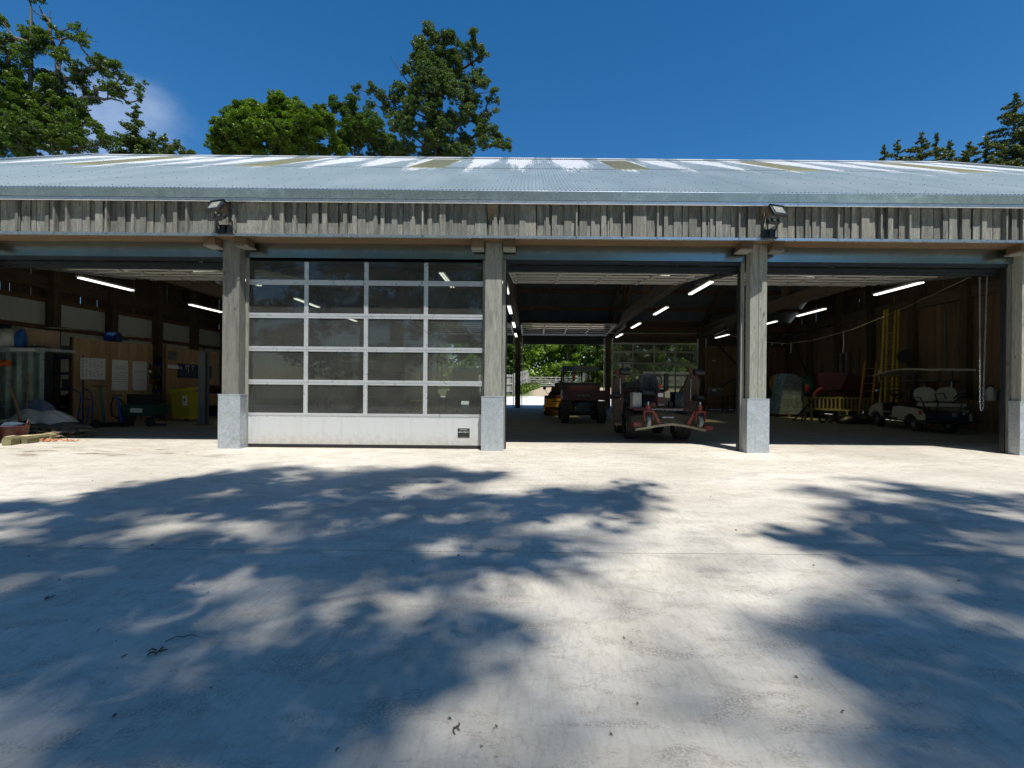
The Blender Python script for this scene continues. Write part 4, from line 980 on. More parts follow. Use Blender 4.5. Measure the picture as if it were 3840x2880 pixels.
backdrop('sky_screen_tree', 'unseen lime added to screen the sky beside the yard right of the barn', 29, 44, -6, 14, 2, 18, 12000, .5, M_LF_OAK, (36,4,0))
# ================================================================ FITTINGS ON THE BARN
def floodlight(x, label, flip):
    root = thing('floodlight', label, 'floodlight', (x, YB-.10, ZS+.15), group='floodlights on the eaves boards'); s_ = -1 if flip else 1
    yaw = Matrix.Rotation(R(-18*s_), 4, 'Z') @ Matrix.Rotation(R(-32), 4, 'X')
    T = Matrix.Translation((-.06*s_, -.16, .30)) @ yaw
    MB().bbox((0,0,0), .31, .06, .23, .012, M=T).box(-.165,.165,-.05,.03,.112,.122, M=T).build('lamp_body', M_BLACK, root)
    b = MB(); 
    b.box(-.11,.11,-.036,-.032,-.075,.085, M=T); b.build('lens', paint('lamp reflector', (.62,.60,.45), .15, .6, .3, 12), root)
    b = MB(); b.box(-.13,.13,-.034,-.030,.085,.10, M=T).box(-.13,.13,-.034,-.030,-.09,-.075, M=T).box(-.13,-.11,-.034,-.030,-.075,.085, M=T).box(.11,.13,-.034,-.030,-.075,.085, M=T).build('bezel', M_DARK, root)
    MB().box(-.012,.012,-.0385,-.036,-.005,.025, M=T).build('led_chip', paint('amber chip', (.8,.45,.05), .4), root)
    T2 = Matrix.Translation((.0*s_, -.12, .125)) @ yaw
    MB().bbox((0,0,0), .24, .07, .09, .01, M=T2).build('sensor_box', M_BLACK, root); MB().box(-.03,.03,-.039,-.035,-.02,.02, M=T2).build('sensor_window', M_WHITE, root)
    MB().box(-.11,.11,.02,.10,-.13,.03).box(-.02,.02,-.03,.03,-.13,-.0).box(-.14,.14,-.04,.10,-.14,-.13).build('bracket', M_DARK, root)
    MB().beam((.15*s_,-.14,.28),(.15*s_,0,.02), .012,.03).beam((-.10*s_,-.14,.2),(-.10*s_,.0,.0), .012,.03).build('arm', M_BLACK, root)
    MB().tube([(.12*s_,-.1,.15),(.19*s_,-.06,.06),(.17*s_,-.02,-.05),(.2*s_,.03,-.12)], .006, 6).build('cable', M_BLACK, root)
    return root
f1 = at(858, 870, YB); floodlight(f1.x-.02, 'black floodlight with sensor above the post left of the closed door', False)
f2 = at(2868, 880, YB); floodlight(f2.x+.05, 'black floodlight with sensor above the post between the two open bays', True)
M_GRYH = paint('dusty white housing', (.38,.38,.36), .6, 0, .1)
def strip(x, y, z, l_, label, name='strip_light', tilt=0):
    root = thing(name, label, 'strip light', (x, y, z), group='fluorescent strip lights under the roof')
    MB().bbox((0,0,.045), .16, l_, .05, .012).build('housing', M_GRYH, root)
    MB().tube([(0,-l_/2+.2,.07),(0,-l_/2+.2,.6)], .004, 4).build('hanger', M_DARK, root); MB().tube([(0,l_/2-.2,.07),(0,l_/2-.2,.6)], .004, 4).build('hanger', M_DARK, root)
    MB().cyl((-.035,0,.0), (0,1,0), .019, l_-.06, 10).build('tube', M_TUBE, root)
    MB().cyl((.035,0,.0), (0,1,0), .019, l_-.06, 10).build('tube', M_TUBE, root)
    return root
def strip_px(p_near, p_far, label):
    # both ends hang at z; solve depth from the height
    (x0, y0), (x1, y1) = p_near, p_far; z = 3.98; res = []
    for (x, y) in (p_near, p_far):
        u, v = uv(x, y); Y = (z-CAMH)*F/(-v); res.append((u*Y/F, Y))
    X = (res[0][0]+res[1][0])/2; Y = (res[0][1]+res[1][1])/2
    strip(X, Y, z, 1.75, label)
strip_px((2676, 1054), (2582, 1106), 'strip light nearest the front beside the post right of the mower bay')
strip_px((2508, 1148), (2449, 1184), 'second strip light back from the front in the mower bay row')
strip_px((2405, 1209), (2365, 1233), 'third strip light back in the mower bay row')
strip_px((2337, 1251), (2308, 1267), 'rearmost strip light of the mower bay row, over the rear glazed door')
strip_px((1890, 1053), (1903, 1104), 'strip light nearest the front behind the closed door post')
strip_px((1908, 1146), (1916, 1178), 'second strip light back in the row by the closed door post')
strip_px((1924, 1207), (1930, 1230), 'third strip light back in the row by the closed door post')
strip_px((1931, 1248), (1938, 1266), 'rearmost strip light in the row by the closed door post')
strip_px((3471, 1054), (3273, 1110), 'strip light nearest the front on the golf cart side')
strip_px((3101, 1155), (2986, 1188), 'second strip light back on the golf cart side')
strip_px((2880, 1212), (2867, 1218), 'strip light half hidden behind the split timber post')
strip_px((2737, 1254), (2680, 1268), 'rearmost strip light hanging over the timber racks')
strip_px((285, 1037), (505, 1093), 'strip light nearest the front in the left workshop bay')
strip_px((705, 1137), (833, 1175), 'second strip light back in the left workshop bay, cut by the post')
for k, (X, Y) in enumerate([(-7.55, 12.6), (-7.55, 16.3), (-7.55, 20.0), (-2.2, 12.6)]):
    strip(X, Y, 3.98, 1.75, ['strip light seen through the upper left panes of the closed door', 'strip light seen through the second row of door panes', 'faint strip light deep behind the closed door', 'strip light seen through the closed door, right of its middle'][k])
# endless hand chain of the right hand door
cx = at(3688, 1300, YD+.35).x
ch = thing('hoist_chain', 'looped galvanised hand chain hanging inside the right hand opening', 'chain', (cx, YD+.38, 3.6))
def chain_links(x0, x1, zt, zb, nm):
    b = MB(); n_ = int((zt-zb)/.052)
    for i in range(n_):
        t = i/n_; z = zt+(zb-zt)*t; x = x0+(x1-x0)*t; a = (i % 2)*math.pi/2; d = Vector((math.cos(a), math.sin(a), 0))*.012
        b.tube([Vector((x,0,z+.028))+d*.5, Vector((x,0,z+.018))+d, Vector((x,0,z-.018))+d, Vector((x,0,z-.028)), Vector((x,0,z-.018))-d, Vector((x,0,z+.018))-d, Vector((x,0,z+.028))], .0045, 4, caps=False)
    return b.build(nm, M_STEEL, ch)
ZC = at(3688, 1540, YD+.35).z-3.6
chain_links(-.06, -.03, 0, ZC+.06, 'chain_strand'); chain_links(.09, .03, 0, ZC+.06, 'chain_strand')
MB().tube([(-.03,0,ZC+.08),(-.022,0,ZC+.02),(0,0,ZC),(.022,0,ZC+.02),(.03,0,ZC+.08)], .011, 6).build('chain_bight', M_STEEL, ch)
# sagging cord with tags across the right bays
cp = [at(2700, 1250, 20), at(2860, 1283, 19), at(2950, 1288, 18.5), at(3050, 1276, 18), at(3200, 1234, 17.5), at(3380, 1160, 17), at(3675, 1022, 11.2)]
co_ = MB().tube(cp, .007, 5).build('cord', M_CANVAS); tag(co_, 'thin sagging cord strung across the right hand bays', 'cord')
for px_, py_, l_, Yq in ((2966, 1289, .36, 18.4), (3163, 1248, .75, 17.6), (2932, 1287, .10, 18.6), (2895, 1285, .1, 18.8)):
    p = at(px_, py_, Yq); tag(MB().tube([p, p+Vector((.01,0,-l_*.6)), p+Vector((-.02,0,-l_))], .014, 5).build('cord_end', M_CANVAS), {2966:'longer cord end with a knot hanging from the sagging cord, middle', 3163:'longest cord end hanging near the tall ladder', 2932:'short cord stub just left of the knotted end', 2895:'short cord stub nearest the split post'}[px_], 'cord', 'ends hanging from the sagging cord')

# ================================================================ LEFT WORKSHOP BAY
# corrugated steel store with things on its roof
st = thing('steel_store', 'corrugated galvanised steel store just inside the left bay', 'steel store', (-14.1, 12.3, 0))
b = MB(); n_ = 24
prof = []
for i in range(n_*4+1):
    x = -1.72+3.44*i/(n_*4); ph = i % 8; prof.append((x, -.0 if ph < 3 else -.045 if 4 <= ph < 7 else -.022))
vs = [(x, y, .05) for x, y in prof]+[(x, y, 2.02) for x, y in prof]; m_ = len(prof)
b.add(vs, [(i, i+1, m_+i+1, m_+i) for i in range(m_-1)]); b.build('corrugated_wall', galv('dull corrugated steel', (.30,.36,.36), .3, .8, .3, 0, sc=2), st)
b = MB(); vs = [(1.72-.0, 0+i*.045, .05) for i in range(40)]; 
b.box(1.69, 1.73, .0, .22, .05, 2.02); b.box(-1.73,-1.69,.0,.22,.05,2.02); b.box(-1.7,1.7,.22,.24,.05,2.02); b.build('side_wall', M_DARK, st)
MB().box(-1.80, 1.84, -.10, .75, 2.03, 2.10).box(-1.80,1.84,-.13,-.10,1.99,2.11).build('roof_plate', M_GALV, st)
MB().box(.98, 1.62, -.137, -.131, 2.02, 2.09).build('label_strip', M_LETTER, st)
def heap(name, label, cat, loc, rx, ry, h, mat, seed, n=26, rough=.25, layers=None, group=None):
    """crumpled cloth heap: displaced dome with folds"""
    rs = random.Random(seed); vs = []; NX = n; NY = n; ph = [rs.uniform(0, 6.28) for _ in range(8)]; fr = [rs.uniform(2, 9) for _ in range(8)]; an = [rs.uniform(0, 3.14) for _ in range(8)]
    for j in range(NY+1):
        for i in range(NX+1):
            u = -1+2*i/NX; v = -1+2*j/NY; rr = math.sqrt(u*u+v*v); k_ = 1/max(1, rr)*1.0
            x, y = u*(k_ if rr > 1 else 1), v*(k_ if rr > 1 else 1); rr = min(1, rr)
            f = sum(math.sin((x*math.cos(a)+y*math.sin(a))*q+p) / (1+q*.25) for a, q, p in zip(an, fr, ph))*rough
            z = h*max(0, (1-rr**2.2))*(1+f*.8)+.012+.04*abs(math.sin(8*math.atan2(y, x)+ph[0]))*(rr > .8)
            edge = 1+.10*math.sin(5*math.atan2(y, x)+ph[1])+.06*math.sin(11*math.atan2(y, x)+ph[2])
            vs.append((x*rx*edge, y*ry*edge, max(.008, z)))
    fs = [(j*(NX+1)+i, j*(NX+1)+i+1, (j+1)*(NX+1)+i+1, (j+1)*(NX+1)+i) for j in range(NY) for i in range(NX)]
    me = MB().add(vs, fs, 0, True); me.f.append([0]); me.f.pop()
    o = me.build(name, mat); o.location = loc; sm = o.modifiers.new('t', 'SOLIDIFY'); sm.thickness = .012
    return tag(o, label, cat, group)
M_WBAG = paint('white woven sack', (.62,.60,.56), .75, 0, .15, 6, bmp=.4); M_BBAG = paint('blue tarpaulin bag', (.02,.12,.42), .45, 0, .3, 8, bmp=.4)
M_CARD = paint('brown cardboard', (.36,.25,.16), .85, 0, .08, 3)
zt = 2.11
def bag(name, label, cat, loc, w, d, h, mat, seed):
    rs = random.Random(seed); b = MB(); N = 20; vs = []; rings = [(0,.85),(.12,1.0),(.35,1.05),(.6,.98),(.8,.8),(.93,.55),(1.0,.3),(1.02,0.02)]
    for hh, r in rings:
        for k in range(N):
            t = 6.283*k/N; q = 1+.07*math.sin(3*t+seed)+rs.uniform(-.05,.05)
            sx = abs(math.cos(t))**.7*math.copysign(1, math.cos(t)); sy = abs(math.sin(t))**.7*math.copysign(1, math.sin(t))
            vs.append((sx*w/2*r*q, sy*d/2*r*q, h*hh*(1+rs.uniform(-.03,.04))))
    fs = [(i*N+k, i*N+(k+1) % N, (i+1)*N+(k+1) % N, (i+1)*N+k) for i in range(len(rings)-1) for k in range(N)]+[tuple(range(N))[::-1]]
    o = b.add(vs, fs, 0, True).build(name, mat); o.location = loc; return tag(o, label, cat)
p = at(10, 1290, 12.5)
bag('sack', 'crumpled white woven sack on the steel store roof beside the blue bag', 'sack', (p.x+.02, 12.55, zt), .75, .6, .50, M_WBAG, 3)
bag('sack', 'dirty grey brown sack lying behind the white one on the steel store', 'sack', (p.x+.05, 12.85, zt), .9, .35, .58, M_CANVAS, 4)
p = at(80, 1290, 12.5); bag('carrier_bag', 'shiny blue carrier bag standing on the steel store roof', 'bag', (p.x, 12.55, zt), .32, .35, .50, M_BBAG, 5)
p = at(140, 1288, 12.7)
cb = thing('cardboard_box', 'large plain cardboard box on the steel store roof', 'box', (p.x, 12.75, zt))
MB().bbox((0,0,.245), .60, .5, .49, .008).build('carton', M_CARD, cb); MB().box(.10,.17,-.256,-.251,.04,.11).build('paper_label', M_LETTER, cb)
MB().box(-.3,.3,-.2,.2,.491,.494).box(-.3,-.0,-.2,.2,.491,.494).build('flap', M_CARD, cb)
cap_ = MB().ball((0,0,.0), .16, 1.2, .9, .55, 14, 8).build('bundled_cloth', paint('navy cloth', (.03,.035,.08), .9)); cap_.location = (at(12, 1195, 13.2).x, 13.2, zt+.63); tag(cap_, 'dark navy cloth bundled on top of the sacks', 'cloth')
for i in range(7):
    p = at(90+i*14, 1286, 12.35); o = MB().cyl((0,0,0), (1,.3*(-1)**i,.1), .018, .22+.05*(i % 3), 8).build('short_stick', M_FRESH); o.location = (p.x, 12.33-.03*(i % 2), zt+.022+.012*(i % 3)); tag(o, ['leftmost short rod by the blue bag on the store roof', 'second short rod, tilted, on the store roof edge', 'third short rod in front of the cardboard box corner', 'middle short rod in front of the cardboard box', 'fifth short rod, in front of the carton label', 'sixth short rod near the right end of the store roof', 'rightmost short rod on the store roof'][i], 'rod', 'loose rods on the store roof')
# orange beacon on the store
ob = thing('hazard_lamp', 'orange hazard lamp hung on the steel store wall', 'lamp', (at(16, 1362, 12.1).x, 12.12, at(16, 1362, 12.1).z))
MB().cyl((0,0,0), (1,0,0), .085, .16, 16).build('lens', M_ORG, ob); MB().cyl((-.1,0,0), (1,0,0), .06, .06, 12).build('collar', M_BLACK, ob); MB().box(-.05,.05,.05,.15,-.03,.03).build('bracket', M_DARK, ob)
# long handles leaning on the store
def pole(name, label, p0, p1, r, mat, cat='tool handle'):
    o = MB().tube([p0, (Vector(p0)+Vector(p1))/2, p1], [r, r*.95, r*.8], 8).build(name, mat); return tag(o, label, cat)
a0 = at(80, 1578, 10.6); a1 = at(34, 1452, 11.3)
ax = thing('axe', 'long handled axe standing head down by the maroon bucket', 'axe', (a0.x, a0.y, .34))
MB().tube([(0,0,-.02), tuple((a1-Vector((a0.x,a0.y,.34)))*.5+Vector((.03,0,0))), tuple(a1-Vector((a0.x,a0.y,.34)))], [.035,.026,.024], 8).build('handle', M_PLY, ax)
MB().prism([(-.05,-.07),(.10,-.10),(.10,.07),(-.05,.03)], -.02, .02).build('axe_head', M_DARK, ax)
pole('wooden_pole', 'bare brown pole leaning on the ribs of the steel store', at(98, 1560, 11.6), at(109, 1402, 12.2), .026, M_PLY)
# heap of sheets and underlay
p = gnd(120, 1612)
heap('tarpaulin', 'pale woven tarpaulin thrown over the heap by the steel store', 'tarpaulin', (-11.55, 11.35, .27), .80, .45, .26, M_WBAG, 12, rough=.35)
for k, (dx, dz, rx) in enumerate(((.25, .0, .85), (.3, .09, .8), (.18, .17, .75))):
    o = heap('underlay_sheet', ['lowest muddy folded underlay sheet in the heap', 'middle folded underlay sheet in the heap, dragged to the right', 'upper folded underlay sheet just under the pale tarpaulin'][k], 'underlay', (-11.0+dx, 11.0+.08*k, .005+dz), rx*.8, .4, .13, M_CARPET, 30+k, rough=.3, group='folded underlay sheets')
bag('rubble_bag', 'blue grey plastic bag bulging behind the tarpaulin heap', 'bag', (-12.1, 11.9, 0.0), .75, .5, .78, paint('blue grey plastic', (.18,.21,.33), .5, 0, .1), 9)
# maroon trug
bk = thing('bucket', 'maroon flexible bucket full of tools at the left edge', 'bucket', (gnd(42, 1660).x, gnd(42, 1660).y+.05, 0))
MB().lathe([(.165,0),(.18,.02),(.235,.33),(.245,.34),(.235,.345),(.225,.33),(.17,.05),(.0,.05)], 22).build('tub', M_MAROON, bk)
MB().tube([(.24,0,.32),(.27,0,.40),(.24,.05,.46),(.22,.1,.36)], .012, 6).build('handle', M_MAROON, bk)
MB().ball((-.03,0,.33), .2, 1, 1, .45, 12, 6, noise=.12).build('rope_contents', paint('dark tangled rope', (.03,.05,.08), .9, 0, .6, 14, bmp=.6), bk)
# split logs and offcuts
M_LOG = wood('mossy log bark', (.10,.10,.04), (.20,.19,.10), (.32,.30,.17), axis='x', knots=False)
M_CUT = paint('fresh sawn end', (.55,.43,.25), .8, 0, .2, 14)
def log(px_, py_, w, h, label, yaw):
    p = gnd(px_, py_); root = thing('log', label, 'log', (p.x, p.y+.16, 0), rz=yaw, group='sawn log pieces on the threshold')
    MB().prism([(-w/2,.0),(w/2,0),(w/2+.01,h*.7),(w/2-.02,h),(-w/2+.03,h*1.02),(-w/2-.01,h*.6)], -.13, .13).build('bark', M_LOG, root)
    MB().prism([(-w/2+.02,h*.9),(w/2-.03,h*.86),(w/2-.05,h+.006),(-w/2+.04,h*1.02+.006)], -.125, .10).build('sawn_face', M_CUT, root)
log(70, 1665, .235, .15, 'squared mossy log just right of the maroon bucket', .08); log(118, 1656, .15, .13, 'middle log piece, half hidden behind the squared one', -.1)
log(168, 1648, .20, .125, 'rightmost log piece beside the orange rag', .05); log(8, 1672, .13, .17, 'leaning plank offcut at the very left edge', .3)
M_RAGO = paint('orange and white rag', (.55,.20,.06), .8, 0, .5, 30, dirt=(.7,.66,.6))
for k, (px_, py_, m_, lb) in enumerate(((120, 1640, M_WBAG, 'white rag trailing between the log pieces'), (135, 1656, M_RAGO, 'orange cord bunched between the logs'), (190, 1656, M_RAGO, 'orange and white cord trailing out into the sun'))):
    p = gnd(px_, py_); pts = [(random.uniform(-.08,.08)+i*.012*(k+.5), random.uniform(-.05,.05), random.uniform(.012,.06)) for i in range(18)]
    o = MB().tube(pts, [random.uniform(.006,.022) for _ in pts], 6).build('rag' if k == 0 else 'cord', m_); o.location = (p.x, p.y, 0); tag(o, lb, 'rag' if k == 0 else 'cord')
o = MB().lathe([(.06,0),(.065,.01),(.065,.15),(.05,.17),(.0,.17)], 14).build('paint_tin', paint('dark green tin', (.02,.10,.07), .3)); p = gnd(132, 1640); o.location = (p.x, p.y+.35, 0); tag(o, 'small dark green tin behind the logs', 'tin')

# shelving units
def shelving(x, y, rz, w, d, h, n_, label, items):
    root = thing('shelving_unit', label, 'shelves', (x, y, 0), rz)
    for sx in (-1, 1):
        for sy in (-1, 1): MB().box(*sorted((sx*w/2, sx*(w/2-.045))), *sorted((sy*d/2, sy*(d/2-.03))), 0, h).build('upright', M_BLUE, root)
    for k in range(n_):
        z = .15+k*(h-.2)/(n_-1); MB().box(-w/2+.05,w/2-.05,-d/2,-d/2+.02,z-.07,z).box(-w/2+.05,w/2-.05,d/2-.02,d/2,z-.07,z).box(-w/2+.02,w/2-.02,-d/2+.022,d/2-.022,z-.02,z-.005).build('shelf', M_BLUE, root)
    c, s_ = math.cos(rz), math.sin(rz)
    for (k, fx, w_, h_, nm, lb, mt) in items:
        z = .15+k*(h-.2)/(n_-1); lx = fx*w/2; M = Matrix.Translation((x+lx*c, y+lx*s_, z+.001)) @ Matrix.Rotation(rz, 4, 'Z')
        if nm == 'crate': o = MB().bbox((0,0,h_/2), w_, d*.7, h_, .015).box(-w_/2-.01,w_/2+.01,-d*.36,d*.36,h_-.03,h_-.0).build('storage_crate', mt)
        elif nm == 'can': o = MB().lathe([(w_/2*.9,0),(w_/2,.02),(w_/2,h_*.8),(w_/2*.3,h_*.9),(w_/2*.3,h_),(0,h_)], 14).build('jerrycan', mt)
        else: o = MB().bbox((0,0,h_/2), w_, d*.6, h_, .02).cyl((0,0,h_+.03), (1,0,0), .02, w_*.6, 8).box(-w_*.3,-w_*.26,-.02,.02,h_-.01,h_+.03).box(w_*.26,w_*.3,-.02,.02,h_-.01,h_+.03).build('tool_case', mt)
        o.matrix_world = M; tag(o, lb, {'crate':'crate','can':'can'}.get(nm, 'case'))
    return root
M_GRNP = paint('dark green plastic', (.02,.07,.045), .5); M_LIME = paint('lime plastic', (.35,.55,.03), .4); M_GRYP = paint('grey plastic crate', (.17,.19,.19), .6)
s1 = at(228, 1590, 14.1); shelving(s1.x+.06, 14.5, 0.0, .92, .55, 2.05, 5, 'blue shelving unit between the steel store and the plywood screen',
 [(4, -.35, .52, .33, 'crate', 'grey crate on top of the first blue shelving unit', M_GRYP), (4, .62, .28, .38, 'crate', 'darker crate on the top shelf beside the grey one', M_DARK), (3, .25, .34, .34, 'case', 'black tool case on the upper shelf by the steel store', M_BLACK), (3, .78, .1, .2, 'can', 'lime green bottle on the upper shelf', M_LIME), (2, 0, .5, .26, 'crate', 'white topped crate on the middle shelf by the steel store', M_GRYP), (1, .4, .3, .3, 'crate', 'dark green crate on the lower shelf by the steel store', M_GRNP), (1, -.4, .3, .25, 'case', 'black case on the lower shelf by the steel store', M_BLACK), (0, 0, .6, .35, 'crate', 'big black crate on the bottom shelf by the steel store', M_BLACK)])
s2 = at(598, 1580, 16.4); shelving(s2.x, 16.6, 0.0, .62, .5, 1.95, 5, 'blue shelving unit between the plywood screen and the tool board',
 [(4, 0, .5, .2, 'case', 'dark bundle on the top of the second shelving unit', M_DARK), (3, 0, .42, .16, 'crate', 'dark green tray on the upper shelf by the tool board', M_GRNP), (2, .2, .4, .28, 'case', 'black tool case on the middle shelf by the tool board', M_BLACK), (2, -.75, .12, .16, 'can', 'yellow tub on the middle shelf by the tool board', M_YEL), (1, 0, .4, .26, 'crate', 'grey crate on the lower shelf by the tool board', M_GRYP), (0, 0, .4, .3, 'case', 'black case on the bottom shelf by the tool board', M_BLACK)])
s3 = at(790, 1560, 17.5); shelving(s3.x+.15, 17.6, 0.0, 1.1, .5, 1.0, 2, 'low blue bench partly hidden behind the front post', [(1, -.3, .35, .25, 'crate', 'maroon crate on the low blue bench', M_MAROON), (1, .4, .3, .15, 'case', 'black case on the low blue bench', M_BLACK), (0, 0, .5, .3, 'crate', 'dark crate under the low blue bench', M_DARK)])
# plywood screen with boards
def screen(p0, p1, h, label):
    p0, p1 = Vector(p0), Vector(p1); root = thing('plywood_screen', label, 'screen', p0, math.atan2(p1.y-p0.y, p1.x-p0.x)); L_ = (p1-p0).length
    for k in range(2): MB().box(k*L_/2+.002, (k+1)*L_/2-.002, 0, .018, .02, h).build('plywood_sheet', M_PLY, root)
    for x in (.04, L_/2, L_-.04): MB().box(x-.03, x+.03, .019, .08, .0, h-.02).build('stud', M_PURLIN, root)
    MB().box(-.03, .02, .0, .1, .0, h+.04).build('end_post', M_PURLIN, root)
    return root, L_
q0 = at(272, 1590, 14.0); q1 = at(570, 1580, 16.2)
scr, L1 = screen((q0.x, 14.0, 0), (q1.x, 16.2, 0), 2.52, 'tall plywood screen with three whiteboards in the left bay')
def on_screen(M_root, px_, py_):
    # intersect the pixel ray with the screen plane, in its local coordinates
    u, v = uv(px_, py_); d = Vector((u/F, 1, -v/F)); o = Vector((0, 0, CAMH)); Mi = M_root.inverted(); lo = Mi @ o; ld = (Mi.to_3x3() @ d); t = -lo.y/ld.y; q = lo+ld*t; return q.x, q.z
def MW(r): return Matrix.Translation(r.location) @ Matrix.Rotation(r.rotation_euler.z, 4, 'Z')
def wboard(root, x0, y0, x1, y1, label, rows, cols, seed, frame=True):
    a, zt_ = on_screen(MW(root), x0, y0); b_, zb_ = on_screen(MW(root), x1, y1); w = b_-a; h = zt_-zb_
    wb = thing('whiteboard', label, 'whiteboard', MW(root) @ Vector((a, -.022, zb_)), root.rotation_euler.z, group='whiteboards on the plywood screen'); 
    MB().box(0, w, 0, .015, 0, h).build('panel', M_WHITE, wb)
    if frame: MB().box(-.015,w+.015,-.006,.018,-.02,0).box(-.015,w+.015,-.006,.018,h,h+.015).box(-.015,0,-.006,.018,0,h).box(w,w+.015,-.006,.018,0,h).build('frame', M_STEEL, wb)
    rs = random.Random(seed); ink = MB(); 
    for r_ in range(rows):
        z = h*(.93-.86*r_/rows)
        if cols > 1:
            for c_ in range(cols):
                if rs.random() < .8: x = w*(.04+.93*c_/cols); ink.box(x, x+w/cols*rs.uniform(.4,.75), -.0022, -.0012, z-.006, z+.004)
        elif rs.random() < .8:
            x = w*rs.uniform(.1,.2)
            while x < w*.85: q = w*rs.uniform(.04,.16); ink.box(x, min(x+q, w*.93), -.0022, -.0012, z-.006, z+.006); x += q+w*.035
    ink.build('marker_writing', paint('marker ink', (.10,.12,.25), .6), wb, kind='stuff')
    return wb
wboard(scr, 299, 1341, 392, 1423, 'wide whiteboard with a table of notes, leftmost on the plywood screen', 15, 6, 1)
wboard(scr, 419, 1349, 478, 1463, 'tall whiteboard with lines of handwriting in the middle of the plywood screen', 12, 1, 2, False)
wboard(scr, 497, 1354, 548, 1463, 'nearly blank tall whiteboard on the right of the plywood screen', 3, 1, 3, False)
x_, z_ = on_screen(MW(scr), 559, 1385); o = MB()
for k in range(14): o.cbox((random.uniform(-.05,.05), -.02-.004*k, .25-.045*k), .10, .012, .07, rot=(random.uniform(-.5,.5), random.uniform(-.6,.6), random.uniform(-.6,.6)))
o = o.build('foil_packet', paint('crumpled foil', (.7,.7,.7), .15, .95, .1, 20)); o.matrix_world = MW(scr) @ Matrix.Translation((x_, -.02, z_-.1)); tag(o, 'strip of crumpled silver foil at the right edge of the plywood screen', 'foil')
hr = thing('hose_reel', 'blue hose reel fixed above the top of the plywood screen', 'hose reel', at(424, 1268, 16.3))
MB().cyl((0,0,0), (1,.2,0), .19, .26, 22).build('drum', paint('bright blue plastic', (.02,.09,.55), .35), hr); MB().cyl((-.15,-.02,0), (1,.2,0), .21, .03, 22).build('flange', paint('bright blue plastic'+'', (.02,.09,.55), .35), hr); MB().cyl((.15,.03,0), (1,.2,0), .21, .03, 22).build('flange', M_BLUE, hr); MB().box(-.05,.05,.1,.6,-.03,.03).build('wall_arm', M_DARK, hr)
for (x0,y0,x1,y1,Yq,lb) in ((163,1228,372,1240,15.7,'long grey conduit pole slung along the white wall panels'), (430,1256,560,1266,17.5,'grey conduit pole slung beyond the hose reel')):
    tag(MB().tube([at(x0,y0,Yq), at(x1,y1,Yq+1.0)], .022, 6).build('conduit_pole', M_STEEL), lb, 'pole')
# trolleys and machines standing along the screen
def wheel(b, c, ax, r, w, n=18, mi=0): b.cyl(c, ax, r, w, n, mi)
t = thing('sack_truck', 'blue tubular sack truck with black grips leaning on the plywood screen', 'sack truck', (gnd(316, 1606).x, gnd(316, 1606).y, 0))
b = MB()
for s_ in (-1, 1):
    b.tube([(s_*.20,.0,.1),(s_*.17,.06,.75),(s_*.15,.03,.97),(s_*.18-.03,-.10,1.05)], .014, 7); b.tube([(s_*.13,-.1,.06),(s_*.12,.0,.55)], .012, 6)
for z in (.3,.55,.78): b.tube([(-.18,.04*z,z),(.18,.04*z,z)], .012, 6)
b.build('frame', M_BLUE, t); MB().tube([(-.19,-.1,1.05),(-.22,-.2,1.09)], .02, 8).build('grip', M_BLACK, t); MB().tube([(.17,-.1,1.05),(.14,-.2,1.09)], .02, 8).build('grip', M_BLACK, t)
for s_ in (-1, 1): MB().cyl((s_*.24,.08,.12), (1,0,0), .12, .05, 16).build('wheel', M_RUB, t)
MB().box(-.2,.2,-.22,.0,.01,.03).build('toe_plate', M_BLUE, t)
def pump(px_, h, w, label, colm):
    g_ = gnd(px_, 1600); t = thing('trolley_jack', label, 'pump jack', (g_.x, g_.y, 0))
    MB().tube([(0,.1,.1),(-.03,.05,h*.6),(-.05,0,h)], [.035,.03,.02], 8).build('shaft', colm, t); MB().tube([(-.05-w/2,0,h),(-.05+w/2,0,h)], .013, 6).build('handlebar', M_BLACK, t)
    MB().box(-.18,.24,-.12,.14,.03,.12).build('chassis', M_DARK, t); 
    for x in (-.16,.22): MB().cyl((x,-.1,.06), (0,1,0), .06, .04, 14).build('wheel', M_RUB, t)
pump(380, 1.14, .42, 'tall teal pump jack with a straight handlebar', paint('teal paint', (.03,.14,.17), .4))
pump(444, .88, .26, 'short bright blue pump with a pale lower shaft', paint('blue enamel pump', (.03,.08,.45), .35))
hp = thing('drum_vacuum', 'dark blue drum vacuum with coiled black hose', 'vacuum', (gnd(438, 1592).x+.1, gnd(438, 1592).y+.25, 0))
MB().lathe([(.19,.08),(.21,.12),(.21,.45),(.19,.5),(.12,.55),(0,.56)], 20).build('drum', paint('navy plastic', (.015,.03,.09), .45), hp); MB().tube([(.1,-.1,.5),(-.1,-.15,.75),(-.32,-.12,.8),(-.42,-.1,.55),(-.38,-.1,.25),(-.2,-.1,.18)], .022, 8).build('hose', M_BLACK, hp)
for x in (-.15,.15): MB().cyl((x,-.12,.05), (1,0,0), .05, .03, 12).build('castor', M_RUB, hp)
sp_ = thing('barrow', 'dark green drop sided garden barrow with a white printed label', 'barrow', (gnd(512, 1600).x, gnd(512, 1600).y+.3, 0))
MB().prism([(-.42,.3),(.42,.3),(.5,.62),(-.5,.62)], -.25, .3).build('tub', M_GRNP, sp_); MB().box(-.45,.3,-.1,.25,.62,.92).build('black_sacks', M_BLACK, sp_); MB().box(-.22,.12,-.262,-.255,.40,.52).build('printed_label', M_WHITE, sp_)
for x in (-.3, .3): MB().cyl((x,-.2,.13), (0,1,0), .13, .06, 16).build('wheel', M_RUB, sp_)
b0 = gnd(590, 1598); br = thing('broom', 'wooden broom leaning up against the whiteboard screen', 'broom', b0)
tp = at(484, 1440, 14.9)-b0
